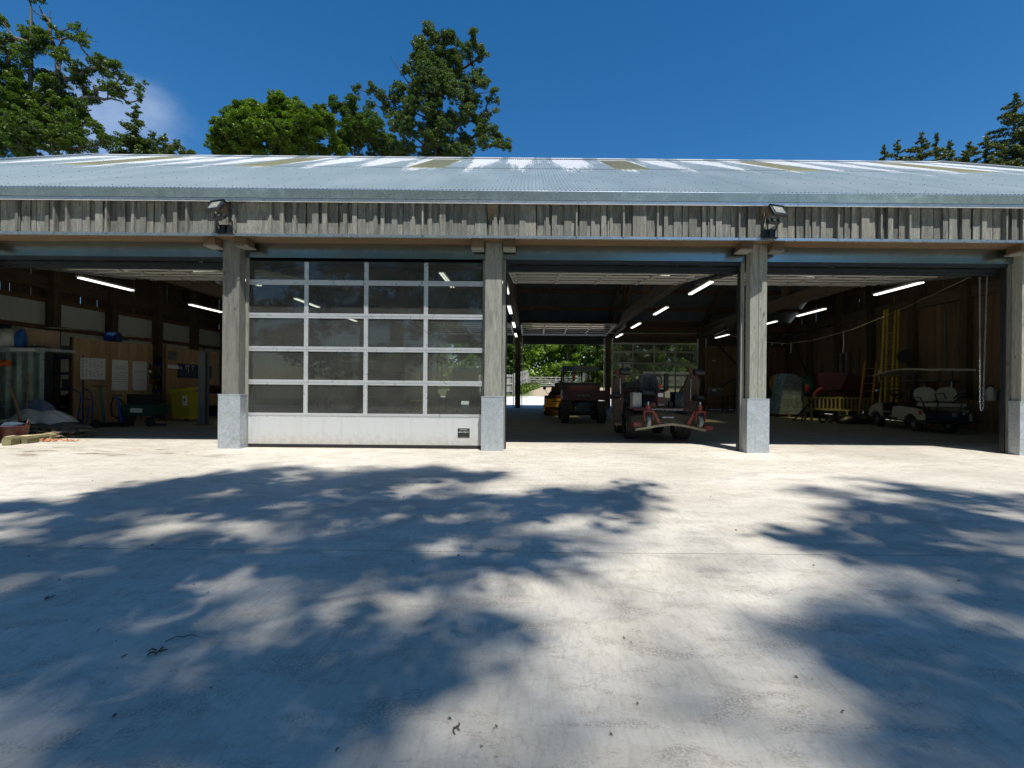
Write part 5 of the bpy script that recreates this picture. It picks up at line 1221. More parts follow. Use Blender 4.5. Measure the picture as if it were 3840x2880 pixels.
MB().tube([(0,0,.12), tuple(tp)], .014, 6).build('handle', M_PLY, br); MB().cbox((.0,0,.10), .42, .06, .05, rot=(0,0,.3)).build('head', M_PLY, br); MB().cbox((.0,0,.045), .44, .07, .08, rot=(0,0,.3)).build('bristles', M_BLACK, br)
# tool board
r0 = at(621, 1578, 15.96); r1 = at(816, 1560, 19.2)
tb, L2 = screen((r0.x, 15.96, 0), (r1.x, 19.2, 0), 2.46, 'second plywood screen carrying the dark tool board')
def on_tb(px_, py_): return on_screen(MW(tb), px_, py_)
a, z1_ = on_tb(664, 1362); c_, z0_ = on_tb(792, 1420); M2 = MW(tb)
pb = thing('tool_board', 'navy perforated board hung with small hand tools', 'tool board', M2 @ Vector((a, -.02, z0_)), tb.rotation_euler.z)
MB().box(0, c_-a, 0, .01, 0, z1_-z0_).build('board', paint('navy board', (.02,.03,.07), .6), pb)
for k in range(16):
    x = (c_-a)*(.04+.058*k); h = random.uniform(.15,.5)*(z1_-z0_); MB().box(x-.02, x+.02, -.03, -.012, (z1_-z0_)*.85-h, (z1_-z0_)*.85).box(x-.045, x+.045, -.035, -.01, (z1_-z0_)*.85-.03, (z1_-z0_)*.85+.03).build('hand_tool', random.choice([M_BLUE, M_STEEL, M_DARK, M_BLACK, M_STEEL]), pb)
a, z1_ = on_tb(629, 1315); c_, z0_ = on_tb(666, 1352)
o = MB(); 
for r_ in range(4):
    for k in range(4):
        o.box((c_-a)*(.02+.25*k), (c_-a)*(.22+.25*k), -.006, 0, (z1_-z0_)*(.03+.25*r_), (z1_-z0_)*(.2+.25*r_))
ps_ = thing('poster', 'dark notice of small symbols pinned at the corner of the tool screen', 'poster', M2 @ Vector((a, -.012, z0_)), tb.rotation_euler.z); MB().box(0, c_-a, 0, .004, 0, z1_-z0_).build('sheet', M_DARK, ps_); o.build('printed_symbols', M_GRYP, ps_, kind='stuff')
a, z1_ = on_tb(626, 1368); c_, z0_ = on_tb(678, 1384); o = MB().box(0, c_-a, 0, .01, 0, z1_-z0_).build('sign', M_WHITE); o.matrix_world = Matrix.Translation(M2 @ Vector((a, -.03, z0_))) @ Matrix.Rotation(tb.rotation_euler.z, 4, 'Z'); tag(o, 'narrow white sign below the dark notice', 'sign')
# yellow clinical bin
g_ = gnd(700, 1582); yb = thing('wheeled_bin', 'yellow wheeled bin with its lid ajar and a warning label', 'bin', (g_.x-.22, g_.y+.35, 0), rz=-.15)
def frustum(b, x0, x1, z0, z1, k, d, mi=0): b.add([(-x0/2,-d/2*k,z0),(x0/2,-d/2*k,z0),(x0/2,d/2*k,z0),(-x0/2,d/2*k,z0),(-x1/2,-d/2,z1),(x1/2,-d/2,z1),(x1/2,d/2,z1),(-x1/2,d/2,z1)], [(0,3,2,1),(4,5,6,7),(0,1,5,4),(1,2,6,5),(2,3,7,6),(3,0,4,7)], mi); return b
frustum(MB(), .60, .74, .08, .93, .8, .62).box(-.40,.40,-.34,.34,.93,.97).build('bin_body', M_YEL, yb)
MB().prism([(-.40,.0),(.40,.0),(.37,.05),(.0,.09),(-.37,.05)], -.34, .34, M=Matrix.Translation((0,.02,1.02)) @ Matrix.Rotation(R(6), 4, 'X') @ Matrix.Rotation(R(-3), 4, 'Y')).build('lid', M_YEL, yb)
MB().box(.12,.27,-.33,-.30,.52,.84).build('warning_label', M_WHITE, yb)
for x in (-.3,.3): MB().cyl((x,.28,.1), (1,0,0), .1, .05, 16).build('wheel', M_RUB, yb)
MB().prism([(.145,.68),(.245,.68),(.195,.77)], -.336, -.331).build('hazard_triangle', M_BLACK, yb)
# steel stanchion
g_ = at(763, 1590, 14.6); sc_ = thing('steel_stanchion', 'free standing grey steel stanchion just left of the front post', 'stanchion', (g_.x, 14.6, 0))
MB().box(-.10,.10,-.10,-.085,0,2.2).box(-.10,.10,.085,.10,0,2.2).box(-.008,.008,-.084,.084,0,2.2).build('column', paint('grey primer', (.13,.15,.155), .5), sc_); MB().box(-.18,.18,-.18,.18,0,.02).build('base_plate', M_DARK, sc_); MB().cyl((0,0,2.28), (0,0,1), .012, .16, 6).build('rod', M_DARK, sc_)
# ================================================================ VEHICLES
def tyre(b, c, r, w, n=28, mi=0, lugs=0, axis='x'):
    """rounded tyre with tread lugs, axis along x"""
    cx_, cy_, cz_ = c
    prof = [(r*.55,-w/2*.8),(r*.62,-w/2),(r*.88,-w/2),(r*.97,-w/2*.8),(r,-w/2*.4),(r,w/2*.4),(r*.97,w/2*.8),(r*.88,w/2),(r*.62,w/2),(r*.55,w/2*.8)]
    vs = []; 
    for rr, x in prof:
        for k in range(n):
            t = 6.2832*k/n; vs.append((cx_+x, cy_+rr*math.cos(t), cz_+rr*math.sin(t)))
    fs = [(i*n+k, i*n+(k+1) % n, (i+1)*n+(k+1) % n, (i+1)*n+k) for i in range(len(prof)-1) for k in range(n)]
    b.add(vs, fs, mi, True)
    for k in range(lugs):
        t = 6.2832*k/lugs
        for s_ in (-1, 1):
            M = Matrix.Translation((cx_, cy_, cz_)) @ Matrix.Rotation(t+(.5*6.2832/lugs if s_ > 0 else 0), 4, 'X') @ Matrix.Translation((s_*w*.22, 0, r)) @ Matrix.Rotation(s_*.5, 4, 'Z')
            b.box(-w*.24, w*.24, -r*.045, r*.045, -.012, r*.035, mi, M)
    return b
def wheel_at(parent, c, r, w, rim_m, lugs=0, name='wheel'):
    o = tyre(MB(), (0,0,0), r, w, lugs=lugs).build(name, M_RUB, parent); o.location = c
    b = MB(); b.cyl((0,0,0), (1,0,0), r*.56, w*.55, 20); 
    for k in range(5):
        t = 6.2832*k/5; b.beam((-w*.3, 0, 0), (-w*.3, r*.5*math.cos(t), r*.5*math.sin(t)), r*.14, .02); b.beam((w*.3, 0, 0), (w*.3, r*.5*math.cos(t), r*.5*math.sin(t)), r*.14, .02)
    b.cyl((0,0,0), (1,0,0), r*.14, w*.75, 12); b.build('rim', rim_m, o); return o
# ---------------- ride-on gang mower facing the viewer
mw = thing('ride_on_mower', 'maroon ride on mower with folded wing decks parked in the open bay', 'mower', (3.06, 11.75, 0), rz=.04)
for x in (-.60, .60): wheel_at(mw, (x, 0, .33), .33, .34, M_CREAM, 18)
for x in (-.55, .50): wheel_at(mw, (x, 1.55, .27), .27, .22, M_CREAM, 14)
MB().box(-.42,.42,-.1,1.75,.34,.50).box(-.5,.5,.95,1.8,.50,1.02).build('chassis', M_DARK, mw)
MB().bbox((0,1.45,1.05), .92, .75, .34, .05).build('engine_cover', M_MAROON, mw)
MB().prism([(-.66,.70),(.62,.70),(.66,.77),(-.70,.77)], -.42, -.30).box(-.62,.62,-.30,.35,.72,.755).build('footplate', M_MAROON, mw)
text('www.forestry.gov.uk', .088, Matrix.Translation((.13, -.4225, .733)) @ FRONT, M_LETTER, mw)
MB().bbox((.02,-.18,.94), .20, .22, .42, .03).cbox((.02,-.30,.97), .17, .02, .30).build('steering_column', M_MAROON, mw)
MB().box(-.055,.065,-.316,-.311,1.02,1.11).build('instrument_label', M_LETTER, mw)
MB().box(-.065,.105,-.3165,-.3115,.80,.87).build('brand_plate', paint('dark maroon plate', (.09,.02,.025), .4), mw); text('TORO', .05, Matrix.Translation((.02, -.3185, .835)) @ FRONT, M_LETTER, mw)
MB().bbox((.02,.05,1.16), .10, .12, .14, .02).tube([(.02,.02,1.15),(.0,.12,1.36)], .02, 8).build('column_shroud', M_BLACK, mw)
b = MB(); pts = [Vector((.17*math.cos(t), 0, .17*math.sin(t))) for t in [6.2832*k/20 for k in range(21)]]
T = Matrix.Translation((-.0,.12,1.38)) @ Matrix.Rotation(R(28), 4, 'X')
b.tube([T @ p for p in pts], .016, 7, caps=False)
for t in (0, 2.1, 4.2): b.tube([T @ Vector((0,0,0)), T @ Vector((.16*math.cos(t-.5), 0, .16*math.sin(t-.5)))], .010, 5)
b.build('steering_wheel', M_BLACK, mw)
MB().bbox((.02,.55,1.10), .50, .46, .12, .05).build('seat', M_SEAT, mw)
MB().prism([(-.25,1.16),(.25,1.16),(.27,1.35),(.20,1.55),(.10,1.60),(-.10,1.60),(-.20,1.55),(-.27,1.35)], .70, .82, smooth=False).bbox((0,.72,1.36), .30, .10, .34, .04).build('backrest', M_SEAT, mw)
for k in range(5): MB().box(-.12+.05*k, -.10+.05*k, .655, .675, 1.18, 1.5).build('seat_rib', M_DARK, mw)
MB().box(.28,.36,.35,.85,1.14,1.20).bbox((.33,.30,1.38), .11, .10, .42, .02).build('control_arm', M_BLACK, mw)
MB().tube([(.06,.1,1.20),(.08,-.02,1.27)], .02, 6).ball((.08,-.03,1.28), .04, n=8, m=6).build('lever', M_ORG, mw)
MB().bbox((-.42,.85,1.30), .40, .5, .17, .03).box(-.6,-.24,.62,.65,1.16,1.2).build('air_cleaner', M_BLACK, mw)
MB().bbox((-.54,-.12,.92), .21, .32, .40, .02).build('fuel_tank', paint('scuffed pale tank', (.42,.42,.38), .6, 0, .2, 5, dirt=(.2,.18,.14)), mw)
MB().bbox((.50,.0,.92), .22, .4, .44, .03).build('hydraulic_tank', M_DARK, mw)
MB().cyl((-.16,-.25,.82), (0,1,0), .07, .10, 12).build('red_filter', M_RED, mw)
b = MB(); b.tube([(.0,-.43,.69),(.02,-.47,.66),(.15,-.47,.64),(.28,-.47,.66),(.30,-.43,.69)], .012, 6); b.build('tow_loop', M_MAROON, mw)
for k in range(9):
    x0 = -.35+.09*k; MB().tube([(x0,.15,.80+.02*(k % 3)),(x0+.05,-.05,.70+.03*(k % 2)),(x0-.06+.03*k,-.15,.62),(x0+.1,-.05,.5)], .012, 6).build('hydraulic_hose', M_BLACK, mw)
for x in (-.30,-.12,.30): MB().bbox((x,-.12,.83), .10,.12,.14,.02).build('valve_block', M_DARK, mw)
MB().tube([(-.42,.3,1.0),(-.42,.3,1.28),(-.38,.7,1.3)], .016, 6).build('hand_rail', M_BLACK, mw)
# front deck, raised
dk = MB(); xs_ = [-.78,-.55,-.30,0,.30,.55,.80]; zz = [.33,.37,.42,.46,.42,.37,.31]
top = []; 
for y, dz in ((-1.02, 0), (-.98,.02), (-.62, .17), (-.42, .23)):
    top.append([(x, y-(.10*(1-abs(x)/.8)), z+dz) for x, z in zip(xs_, zz)])
vs = [p for row in top for p in row]; n7 = len(xs_)
dk.add(vs+[(x,y,z-.045) for x,y,z in vs], [(j*n7+i, j*n7+i+1, (j+1)*n7+i+1, (j+1)*n7+i) for j in range(3) for i in range(n7-1)]+[(28+j*n7+i, 28+(j+1)*n7+i, 28+(j+1)*n7+i+1, 28+j*n7+i+1) for j in range(3) for i in range(n7-1)]+[(i+1, i, 28+i, 28+i+1) for i in range(n7-1)])
dk.build('cutting_deck', M_MUD, mw)
b = MB(); 
for i in range(n7-1): b.beam(Vector(top[0][i])+Vector((0,-.02,-.02)), Vector(top[0][i+1])+Vector((0,-.02,-.02)), .012, .05)
b.build('deck_lip', paint('scraped bright steel lip', (.26,.23,.16), .6, .3, .4, 8), mw)
for (a, c_) in (((-.28,-.80,.50),(.02,-.72,.60)), ((.02,-.72,.60),(.36,-.80,.50))): MB().beam(a, c_, .07, .02).build('deck_bracket', M_RED, mw)
MB().box(-.14,.16,-1.095,-1.088,.425,.45).build('safety_label', M_LETTER, mw); MB().box(-.12,.14,-.86,-.855,.56,.585).build('safety_label', M_LETTER, mw)
heap_ = MB().ball((.0,-.60,.55), .22, 1.5, .5, .35, 12, 6, noise=.15).build('grass_clippings', M_MUD, mw)
for s_ in (-1, 1):
    x = -.50 if s_ < 0 else .66
    b = MB(); b.box(x-.105,x+.105,-1.12,-.98,.70,.73).box(x-.105,x-.085,-1.10,-1.0,.50,.71).box(x+.085,x+.105,-1.10,-1.0,.50,.71); b.cyl((x,-1.05,.78), (0,0,1), .05, .14, 12)
    b.prism([(x-s_*.10,.74),(x-s_*.16,.70),(x-s_*.30,.44),(x-s_*.22,.42)], -1.06, -1.0); b.build('caster_fork', M_RED, mw)
    MB().cyl((x,-1.05,.88), (0,0,1), .022, .10, 10).build('caster_pin', M_STEEL, mw)
    w_ = tyre(MB(), (0,0,0), .13, .075, 18).build('caster_wheel', M_GRYP, mw); w_.location = (x, -1.05, .50)
MB().box(-.80,-.62,-.98,-.7,.36,.46).build('side_skid', M_RED, mw); MB().box(.78,.98,-.98,-.7,.30,.39).build('side_skid', M_RED, mw)
MB().tube([(-.55,-.5,.5),(-.35,-.1,.45)], .05, 8).tube([(.55,-.5,.5),(.35,-.1,.45)], .05, 8).build('lift_arm', M_DARK, mw)
# folded wing decks
M_MUDD = paint('dark muddy wing', (.055,.035,.022), .8, 0, .4, 5, dirt=(.13,.10,.05), bmp=.4)
for s_ in (-1, 1):
    X0 = -.92 if s_ < 0 else .86
    if s_ < 0: poly = [(-1.0,.38),(-.86,.36),(-.80,.95),(-.86,1.28),(-.74,1.50),(-.84,1.55),(-1.02,1.45),(-1.08,1.10),(-1.04,.7)]
    else: poly = [(.62,.62),(.92,.58),(1.04,1.05),(1.08,1.42),(.96,1.56),(.80,1.55),(.70,1.30),(.52,1.05),(.56,.85)]
    MB().prism(poly, .0, .09).build('wing_deck', M_MUDD, mw)
    MB().prism([(p_[0]*1.0, p_[1]) for p_ in poly][::1], .10, .13).build('wing_deck_skin', M_MAROON, mw)
    if s_ < 0: MB().beam((-.80,.02,1.52),(-1.02,-.02,1.62), .07, .10).beam((-.80,.0,1.45),(-.72,.0,1.74), .05, .05).build('wing_latch', M_MAROON, mw)
    else: MB().beam((.86,.02,1.52),(1.08,-.02,1.62), .07, .10).beam((.88,.0,1.5),(.80,.0,1.74), .07, .06).build('wing_latch', M_MAROON, mw)
    MB().cyl((X0-.12*(-s_)*-1 if s_ < 0 else 1.02, -.03, 1.62), (1,.1,0), .085, .24, 16).build('anti_scalp_roller', M_BLACK, mw)
    MB().cyl((-1.02 if s_ < 0 else 1.02, -.06, 1.02 if s_ < 0 else .98), (0,.3,1), .14 if s_ < 0 else .14, .07, 18).build('guide_wheel', M_BLACK, mw)
    MB().tube([(X0*.98, -.02, 1.45), (X0*.96, -.02, .95)], .012, 5).build('gas_strut', M_STEEL, mw)
    MB().tube([(X0*.85,.1,.9),(X0*.6,.2,.75),(X0*.45,.3,.55)], .03, 7).build('lift_link', M_DARK, mw)
MB().box(-1.0,-.84,.02,.3,.02+.3,.70).build('wing_blade_guard', M_MUD, mw)
# ---------------- utility vehicle seen from behind
uvv = thing('utility_vehicle', 'dark red utility vehicle with cargo bed seen from behind in the barn', 'utility vehicle', (1.80, 16.25, 0))
for x in (-.62, .62):
    wheel_at(uvv, (x, .3, .32), .32, .27, M_DARK, 16); wheel_at(uvv, (x, 2.2, .31), .31, .22, M_DARK, 14)
MB().box(-.72,.72,.0,.03,.79,1.13).box(-.73,.73,-.012,.0,1.095,1.125).box(-.73,.73,-.010,.0,.79,.81).build('tailgate', M_MAROON, uvv)
text('KUBOTA', .10, Matrix.Translation((0, -.006, .955)) @ FRONT, paint('faded silver lettering', (.30,.28,.28), .5), uvv)
MB().box(-.72,-.69,.03,1.15,.79,1.12).box(.69,.72,.03,1.15,.79,1.12).box(-.69,.69,1.12,1.15,.79,1.30).box(-.69,.69,.03,1.12,.79,.81).build('cargo_bed', M_MAROON, uvv)
MB().box(-.70,.70,1.14,1.20,1.18,1.38).tube([(-.7,1.1,1.38),(.7,1.1,1.38)], .02, 6).build('headboard', M_DARK, uvv)
b = MB()
for x in (-.62, .62): b.tube([(x,1.25,.5),(x,1.25,1.85)], .028, 8); b.tube([(x,1.25,1.85),(x*.98,2.3,1.86),(x,2.65,1.2)], .028, 8)
b.tube([(-.62,1.25,1.34),(.62,1.25,1.34)], .025, 8); b.tube([(-.28,1.25,1.34),(-.28,1.25,1.84)], .014, 6); b.tube([(.24,1.25,1.34),(.24,1.25,1.84)], .012, 6); b.tube([(.04,1.25,1.34),(.04,1.25,1.84)], .02, 6)
b.build('roll_frame', M_BLACK, uvv)
MB().bbox((0,1.85,1.92), 1.32, 1.45, .15, .04).box(-.665,.665,1.1,1.14,1.80,1.98).build('canopy', paint('dark green canopy', (.02,.045,.055), .5), uvv)
MB().box(-.34,-.22,1.09,1.098,1.87,1.93).build('canopy_tag', M_BLUE, uvv)
MB().box(-.6,.6,2.5,3.05,.5,1.05).build('bonnet', M_MAROON, uvv); MB().box(-.60,.60,1.28,1.75,.62,.95).bbox((-.3,1.36,1.12), .46, .12, .42, .04).bbox((.3,1.36,1.12), .46, .12, .42, .04).build('bench_seat', M_BLACK, uvv)
MB().box(-.62,.62,2.62,2.63,1.2,1.82).build('windscreen', M_CARGL, uvv)
b = MB(); T = Matrix.Translation((.33,2.15,1.30)) @ Matrix.Rotation(R(-30), 4, 'X'); b.tube([T @ Vector((.17*math.cos(6.2832*k/16), 0, .17*math.sin(6.2832*k/16))) for k in range(17)], .015, 6, caps=False).tube([(.33,2.15,1.3),(.33,2.4,1.0)], .02, 6).build('steering_wheel', M_BLACK, uvv)
MB().cyl((-.24,1.20,1.58), (0,0,1), .045, .22, 12).cyl((-.24,1.20,1.71), (0,0,1), .02, .05, 8).build('fire_extinguisher', M_RED, uvv)
for s_ in (-1, 1):
    MB().bbox((s_*.60,.12,.62), .36, .34, .30, .04).build('mudguard', paint('dusty black mudguard', (.05,.043,.033), .8, 0, .3, 5), uvv)
    MB().tube([(s_*.79,2.3,1.15),(s_*.84,2.3,1.28)], .01, 5).cyl((s_*.84,2.27,1.32), (0,1,0), .05, .02, 14).build('wing_mirror', M_BLACK, uvv)
MB().box(-.25,.25,.1,.9,.38,.72).cyl((-.28,.05,.64), (1,0,0), .07, .16, 12).cyl((.28,.05,.64), (1,0,0), .07, .16, 12).tube([(-.36,.1,.62),(-.30,-.02,.42),(-.1,-.06,.34),(.1,-.06,.34),(.30,-.02,.42),(.36,.1,.62)], .025, 7).box(-.06,.06,-.12,.1,.36,.42).build('chassis', M_DARK, uvv)
MB().tube([(-.62,.3,.32),(.62,.3,.32)], .05, 8).build('rear_axle', M_DARK, uvv)
# ---------------- compact tractor with yellow sweeper
tr_ = thing('compact_tractor', 'red compact tractor with a yellow brush attachment, left of the utility vehicle', 'tractor', (1.25, 21.0, 0))
for x in (-.50, .50): wheel_at(tr_, (x, 0, .42), .42, .30, M_ORYEL, 16); wheel_at(tr_, (x*.85, 1.5, .28), .28, .18, M_ORYEL, 12)
MB().prism([(.9,.70),(2.1,.70),(2.1,1.0),(1.0,1.22)], -.30, .30, axis='x').build('bonnet', M_RED, tr_)
MB().bbox((0,.1,.78), 1.0, .62, .18, .05).prism([(-.55,.62),(.55,.62),(.45,.95),(.12,1.24),(-.12,1.24),(-.45,.95)], .35, .45).build('rear_fenders', M_MAROON, tr_)
MB().bbox((0,.25,1.0), .42, .4, .1, .03).bbox((0,.06,1.22), .40, .08, .36, .03).build('seat', M_BLACK, tr_)
MB().tube([(.12,1.3,1.1),(.12,1.3,1.45)], .02, 8).cyl((.12,1.3,1.46), (1,0,0), .02, .18, 8).build('exhaust', M_BLACK, tr_)
MB().tube([(-.5,.3,.9),(-.62,.3,1.12)], .012, 5).cyl((-.64,.28,1.17), (0,1,0), .075, .02, 16).build('mirror', M_BLACK, tr_)
MB().box(-.15,.15,-.2,1.8,.35,.72).build('chassis', M_DARK, tr_)
MB().prism([(-.62,.40),(-.18,.38),(-.06,.52),(-.06,.72),(-.62,.74)][::1], -.62, .30, axis='x', M=Matrix.Translation((0,0,0))).build('brush_hood', M_ORYEL, tr_)
MB().box(-.64,.32,-.66,-.62,.38,.44).box(-.70,-.62,-.60,-.2,.2,.46).build('hood_rail', M_ORYEL, tr_)
text('wiesel', .075, Matrix.Translation((-.12, -.632, .62)) @ FRONT, M_DARK, tr_) if False else None
MB().box(-.34,.10,-.630,-.624,.60,.635).build('worn_lettering', M_DARK, tr_)
MB().cyl((-.15,-.40,.20), (1,0,0), .19, .86, 24).build('brush_roller', paint('rusty bristles', (.20,.09,.04), .95, 0, .5, 20, bmp=.6), tr_)
# ---------------- golf cart
gc = thing('golf_cart', 'cream golf cart with rear facing seat and canopy in the right bay', 'golf cart', (12.12, 14.55, 0), rz=R(-9))
for x in (-.47, .47): wheel_at(gc, (x, 0, .23), .23, .20, M_STEEL, 0); wheel_at(gc, (x, 1.98, .23), .23, .19, M_STEEL, 0)
side = [(-.62,.36),(-.62,.52),(-.50,.66),(-.20,.70),(.22,.72),(.55,.74),(.62,.62),(.62,.30),(.34,.30),(.29,.42),(.16,.50),(-.0,.53),(-.16,.50),(-.28,.42),(-.33,.36)]
for s_ in (-1, 1):
    b = MB(); b.prism(side, s_*.60-.03, s_*.60+.03, axis='x'); b.build('rear_side_panel', M_CREAM, gc)
    MB().prism([(-.60,.52),(-.44,.50),(-.40,.60),(-.50,.65)], s_*.632-.004, s_*.632+.004, axis='x').build('tail_light', paint('red amber light', (.45,.05,.01), .2), gc)
    MB().prism([(.62,.30),(1.62,.30),(1.62,.36),(.62,.36)], s_*.58-.03, s_*.58+.03, axis='x').build('sill', M_BLACK, gc)
    MB().prism([(.62,.36),(.62,.70),(.78,.72),(1.0,.70),(1.05,.36)], s_*.56-.02, s_*.56+.02, axis='x').build('seat_base_panel', M_CREAM, gc)
    fr_ = [(1.62,.30),(1.60,.62),(1.75,.78),(2.1,.74),(2.38,.55),(2.45,.36),(2.30,.30),(2.26,.42),(2.12,.51),(1.98,.53),(1.84,.51),(1.70,.42),(1.66,.30)]
    MB().prism(fr_, s_*.56-.03, s_*.56+.03, axis='x').build('front_wing', M_CREAM, gc)
MB().prism([(1.62,.62),(1.75,.80),(2.1,.77),(2.40,.56),(2.46,.36),(2.40,.34),(2.0,.55),(1.6,.5)], -.53, .53, axis='x').build('front_cowl', M_CREAM, gc)
MB().box(-.57,.57,-.60,1.6,.26,.32).box(-.57,.57,-.60,.55,.32,.60).build('chassis', M_BLACK, gc)
MB().box(-.52,.52,-1.02,-.58,.33,.37).tube([(-.55,-1.04,.35),(.55,-1.04,.35)], .025, 8).build('rear_footboard', M_BLACK, gc)
MB().bbox((0,-.35,.80), 1.08, .48, .12, .05).build('rear_seat', M_CREAM, gc)
b = MB()
for s_ in (-1, 1):
    lob = [(s_*.02,.93),(s_*.10,.90),(s_*.46,.90),(s_*.54,.98),(s_*.55,1.15),(s_*.50,1.28),(s_*.36,1.33),(s_*.20,1.32),(s_*.08,1.26),(s_*.02,1.20)]
    b.prism(lob if s_ > 0 else lob[::-1], -.13, -.03)
b.build('rear_backrest', M_CREAM, gc)
MB().bbox((0,.62,.78), 1.08, .52, .12, .04).bbox((0,.32,1.10), 1.0, .10, .38, .04).build('front_seat', M_BLACK, gc)
roof = MB(); prof = []
for k in range(13):
    y = -.80+3.0*k/12; prof.append((y, 1.84+.07*math.sin(math.pi*min(1, k/12*1.1))-.10*(k/12)**3))
roof.prism(prof+[(y, z-.045) for y, z in prof[::-1]], -.60, .60, axis='x').build('canopy', M_CREAM, gc)
for s_ in (-1, 1):
    for p0, p1, r_ in (((s_*.52,2.0,.74),(s_*.54,1.75,1.80), .018), ((s_*.52,-.02,.7),(s_*.54,.05,1.88), .022), ((s_*.52,.75,.8),(s_*.54,.62,1.88), .016)): MB().tube([p0, p1], r_, 7).build('canopy_strut', M_BLACK, gc)
MB().tube([(-.53,1.85,1.35),(.53,1.85,1.35)], .010, 5).build('windscreen_bar', M_BLACK, gc)
for s_ in (-1, 1):
    MB().tube([(s_*.55,.0,.86),(s_*.60,-.15,1.02),(s_*.60,-.45,1.02),(s_*.60,-.58,.80),(s_*.58,-.58,.40)], .016, 7).build('grab_rail', M_BLACK, gc)
    MB().tube([(s_*.30,-.60,.42),(s_*.30,-.72,.90),(s_*.42,-.76,1.12),(s_*.20,-.78,1.15),(s_*.10,-.70,1.0)], .016, 7).build('rear_grab_bar', M_BLACK, gc)
    MB().tube([(s_*.55,.62,.9),(s_*.60,.5,1.0),(s_*.60,.85,.98),(s_*.56,1.0,.75)], .016, 6).build('arm_rest', M_BLACK, gc)
T = Matrix.Translation((-.26,1.38,1.08)) @ Matrix.Rotation(R(-35), 4, 'X'); b = MB(); b.tube([T @ Vector((.17*math.cos(6.2832*k/18), 0, .17*math.sin(6.2832*k/18))) for k in range(19)], .016, 6, caps=False).tube([(-.26,1.38,1.08),(-.26,1.7,.75)], .022, 7).box(-.4,-.12,1.36,1.40,1.06,1.10).build('steering_wheel', M_BLACK, gc)
MB().box(-.56,.56,1.5,1.62,.55,.80).build('dashboard', M_BLACK, gc)
MB().bbox((-.64,1.75,1.20), .14, .03, .10, .01).build('wing_mirror', paint('bright mirror', (.6,.75,.85), .05, .9, .05, 3, bmp=0), gc)
MB().box(.12,.26,-.615,-.605,.46,.60).build('number_label', M_GRYP, gc); MB().cyl((.42,-.615,.56), (0,1,0), .035, .02, 12).build('badge', paint('pale blue badge', (.3,.45,.6), .4), gc)
# ---------------- dark off-roader and orange tractor behind the glazed door
ft = thing('off_road_car', 'dark green off road car parked behind the closed glazed door', 'car', (-7.0, 20.0, 0), rz=R(62))
for x in (-.78, .78):
    for y in (-1.35, 1.35): wheel_at(ft, (x, y, .38), .38, .24, M_STEEL, 0)
M_CAR = paint('dark green car paint', (.012,.03,.025), .2, .1, .1)
bodyp = [(-2.2,.45),(-2.22,.95),(-2.05,1.08),(.75,1.10),(1.0,1.10),(2.0,1.02),(2.2,.85),(2.25,.45),(1.78,.45),(1.66,.72),(1.35,.82),(1.04,.72),(.92,.45),(-.92,.45),(-1.04,.72),(-1.35,.82),(-1.66,.72),(-1.78,.45)]
MB().prism(bodyp, -.88, .88, axis='x').build('car_body', M_CAR, ft)
MB().prism([(-2.05,1.08),(-1.90,1.72),(-1.6,1.80),(.1,1.82),(.35,1.74),(.95,1.10)], -.74, .74, axis='x').build('cabin', M_CAR, ft)
MB().prism([(-1.75,1.16),(-1.68,1.64),(-.9,1.68),(-.9,1.16)], -.75, -.742, axis='x').prism([(-.8,1.16),(-.8,1.68),(.08,1.68),(.62,1.16)], -.75, -.742, axis='x').prism([(-1.75,1.16),(-1.68,1.64),(-.9,1.68),(-.9,1.16)], .742, .75, axis='x').prism([(-.8,1.16),(-.8,1.68),(.08,1.68),(.62,1.16)], .742, .75, axis='x').build('side_window', paint('reflective car glass', (.03,.045,.045), .05, 0, .1, 2, bmp=0), ft)
MB().box(-.66,.66,.0,.01,0,.72, M=Matrix.Translation((0,.97,1.12)) @ Matrix.Rotation(R(43), 4, 'X')).build('windscreen', paint('reflective car glass', (.03,.045,.045), .05, 0, .1, 2, bmp=0), ft)
for s_ in (-1, 1): MB().cyl((s_*.62,2.215,.78), (0,1,0), .11, .06, 16).build('headlight', M_STEEL, ft); MB().bbox((s_*.95,.72,1.16), .16, .08, .2, .02).build('wing_mirror', M_BLACK, ft)
MB().box(-.4,.4,2.20,2.26,.58,.9).box(-.9,.9,2.2,2.32,.40,.56).build('grille_and_bumper', M_BLACK, ft)
o_t = thing('loading_shovel', 'orange topped grey machine behind the right half of the closed glazed door', 'machine', (-4.35, 19.2, 0))
for x in (-.55,.55): wheel_at(o_t, (x,.2,.45), .45, .32, M_ORYEL, 16); wheel_at(o_t, (x,1.9,.36), .36, .26, M_ORYEL, 14)
MB().bbox((0,.35,.90), 1.05, .9, .62, .05).build('engine_housing', paint('dull grey green housing', (.12,.13,.10), .5, 0, .15), o_t); MB().bbox((0,.5,1.30), .95, .8, .20, .06).build('bonnet', M_ORG, o_t)
MB().box(-.5,.5,-.12,-.08,.62,.67).cyl((.12,-.115,.98), (0,1,0), .07, .02, 16).build('badge_and_strip', M_YEL, o_t)
b = MB(); 
for x in (-.45,.45): b.tube([(x,.9,1.2),(x,1.0,2.2),(x,1.9,2.25),(x,2.1,1.2)], .035, 8)
b.box(-.5,.5,.95,2.0,2.22,2.30); b.build('cab_frame', M_BLACK, o_t); MB().bbox((0,1.2,1.25), .5,.5,.14,.04).bbox((0,.98,1.55), .5,.12,.5,.04).build('seat', M_BLACK, o_t)
o_d = thing('dumper', 'tall dark machine with yellow step behind the right edge of the glazed door', 'machine', (-2.9, 20.6, 0))
for x in (-.5,.5): wheel_at(o_d, (x,0,.5), .5, .34, M_DARK, 16); wheel_at(o_d, (x,1.8,.42), .42, .26, M_DARK, 14)
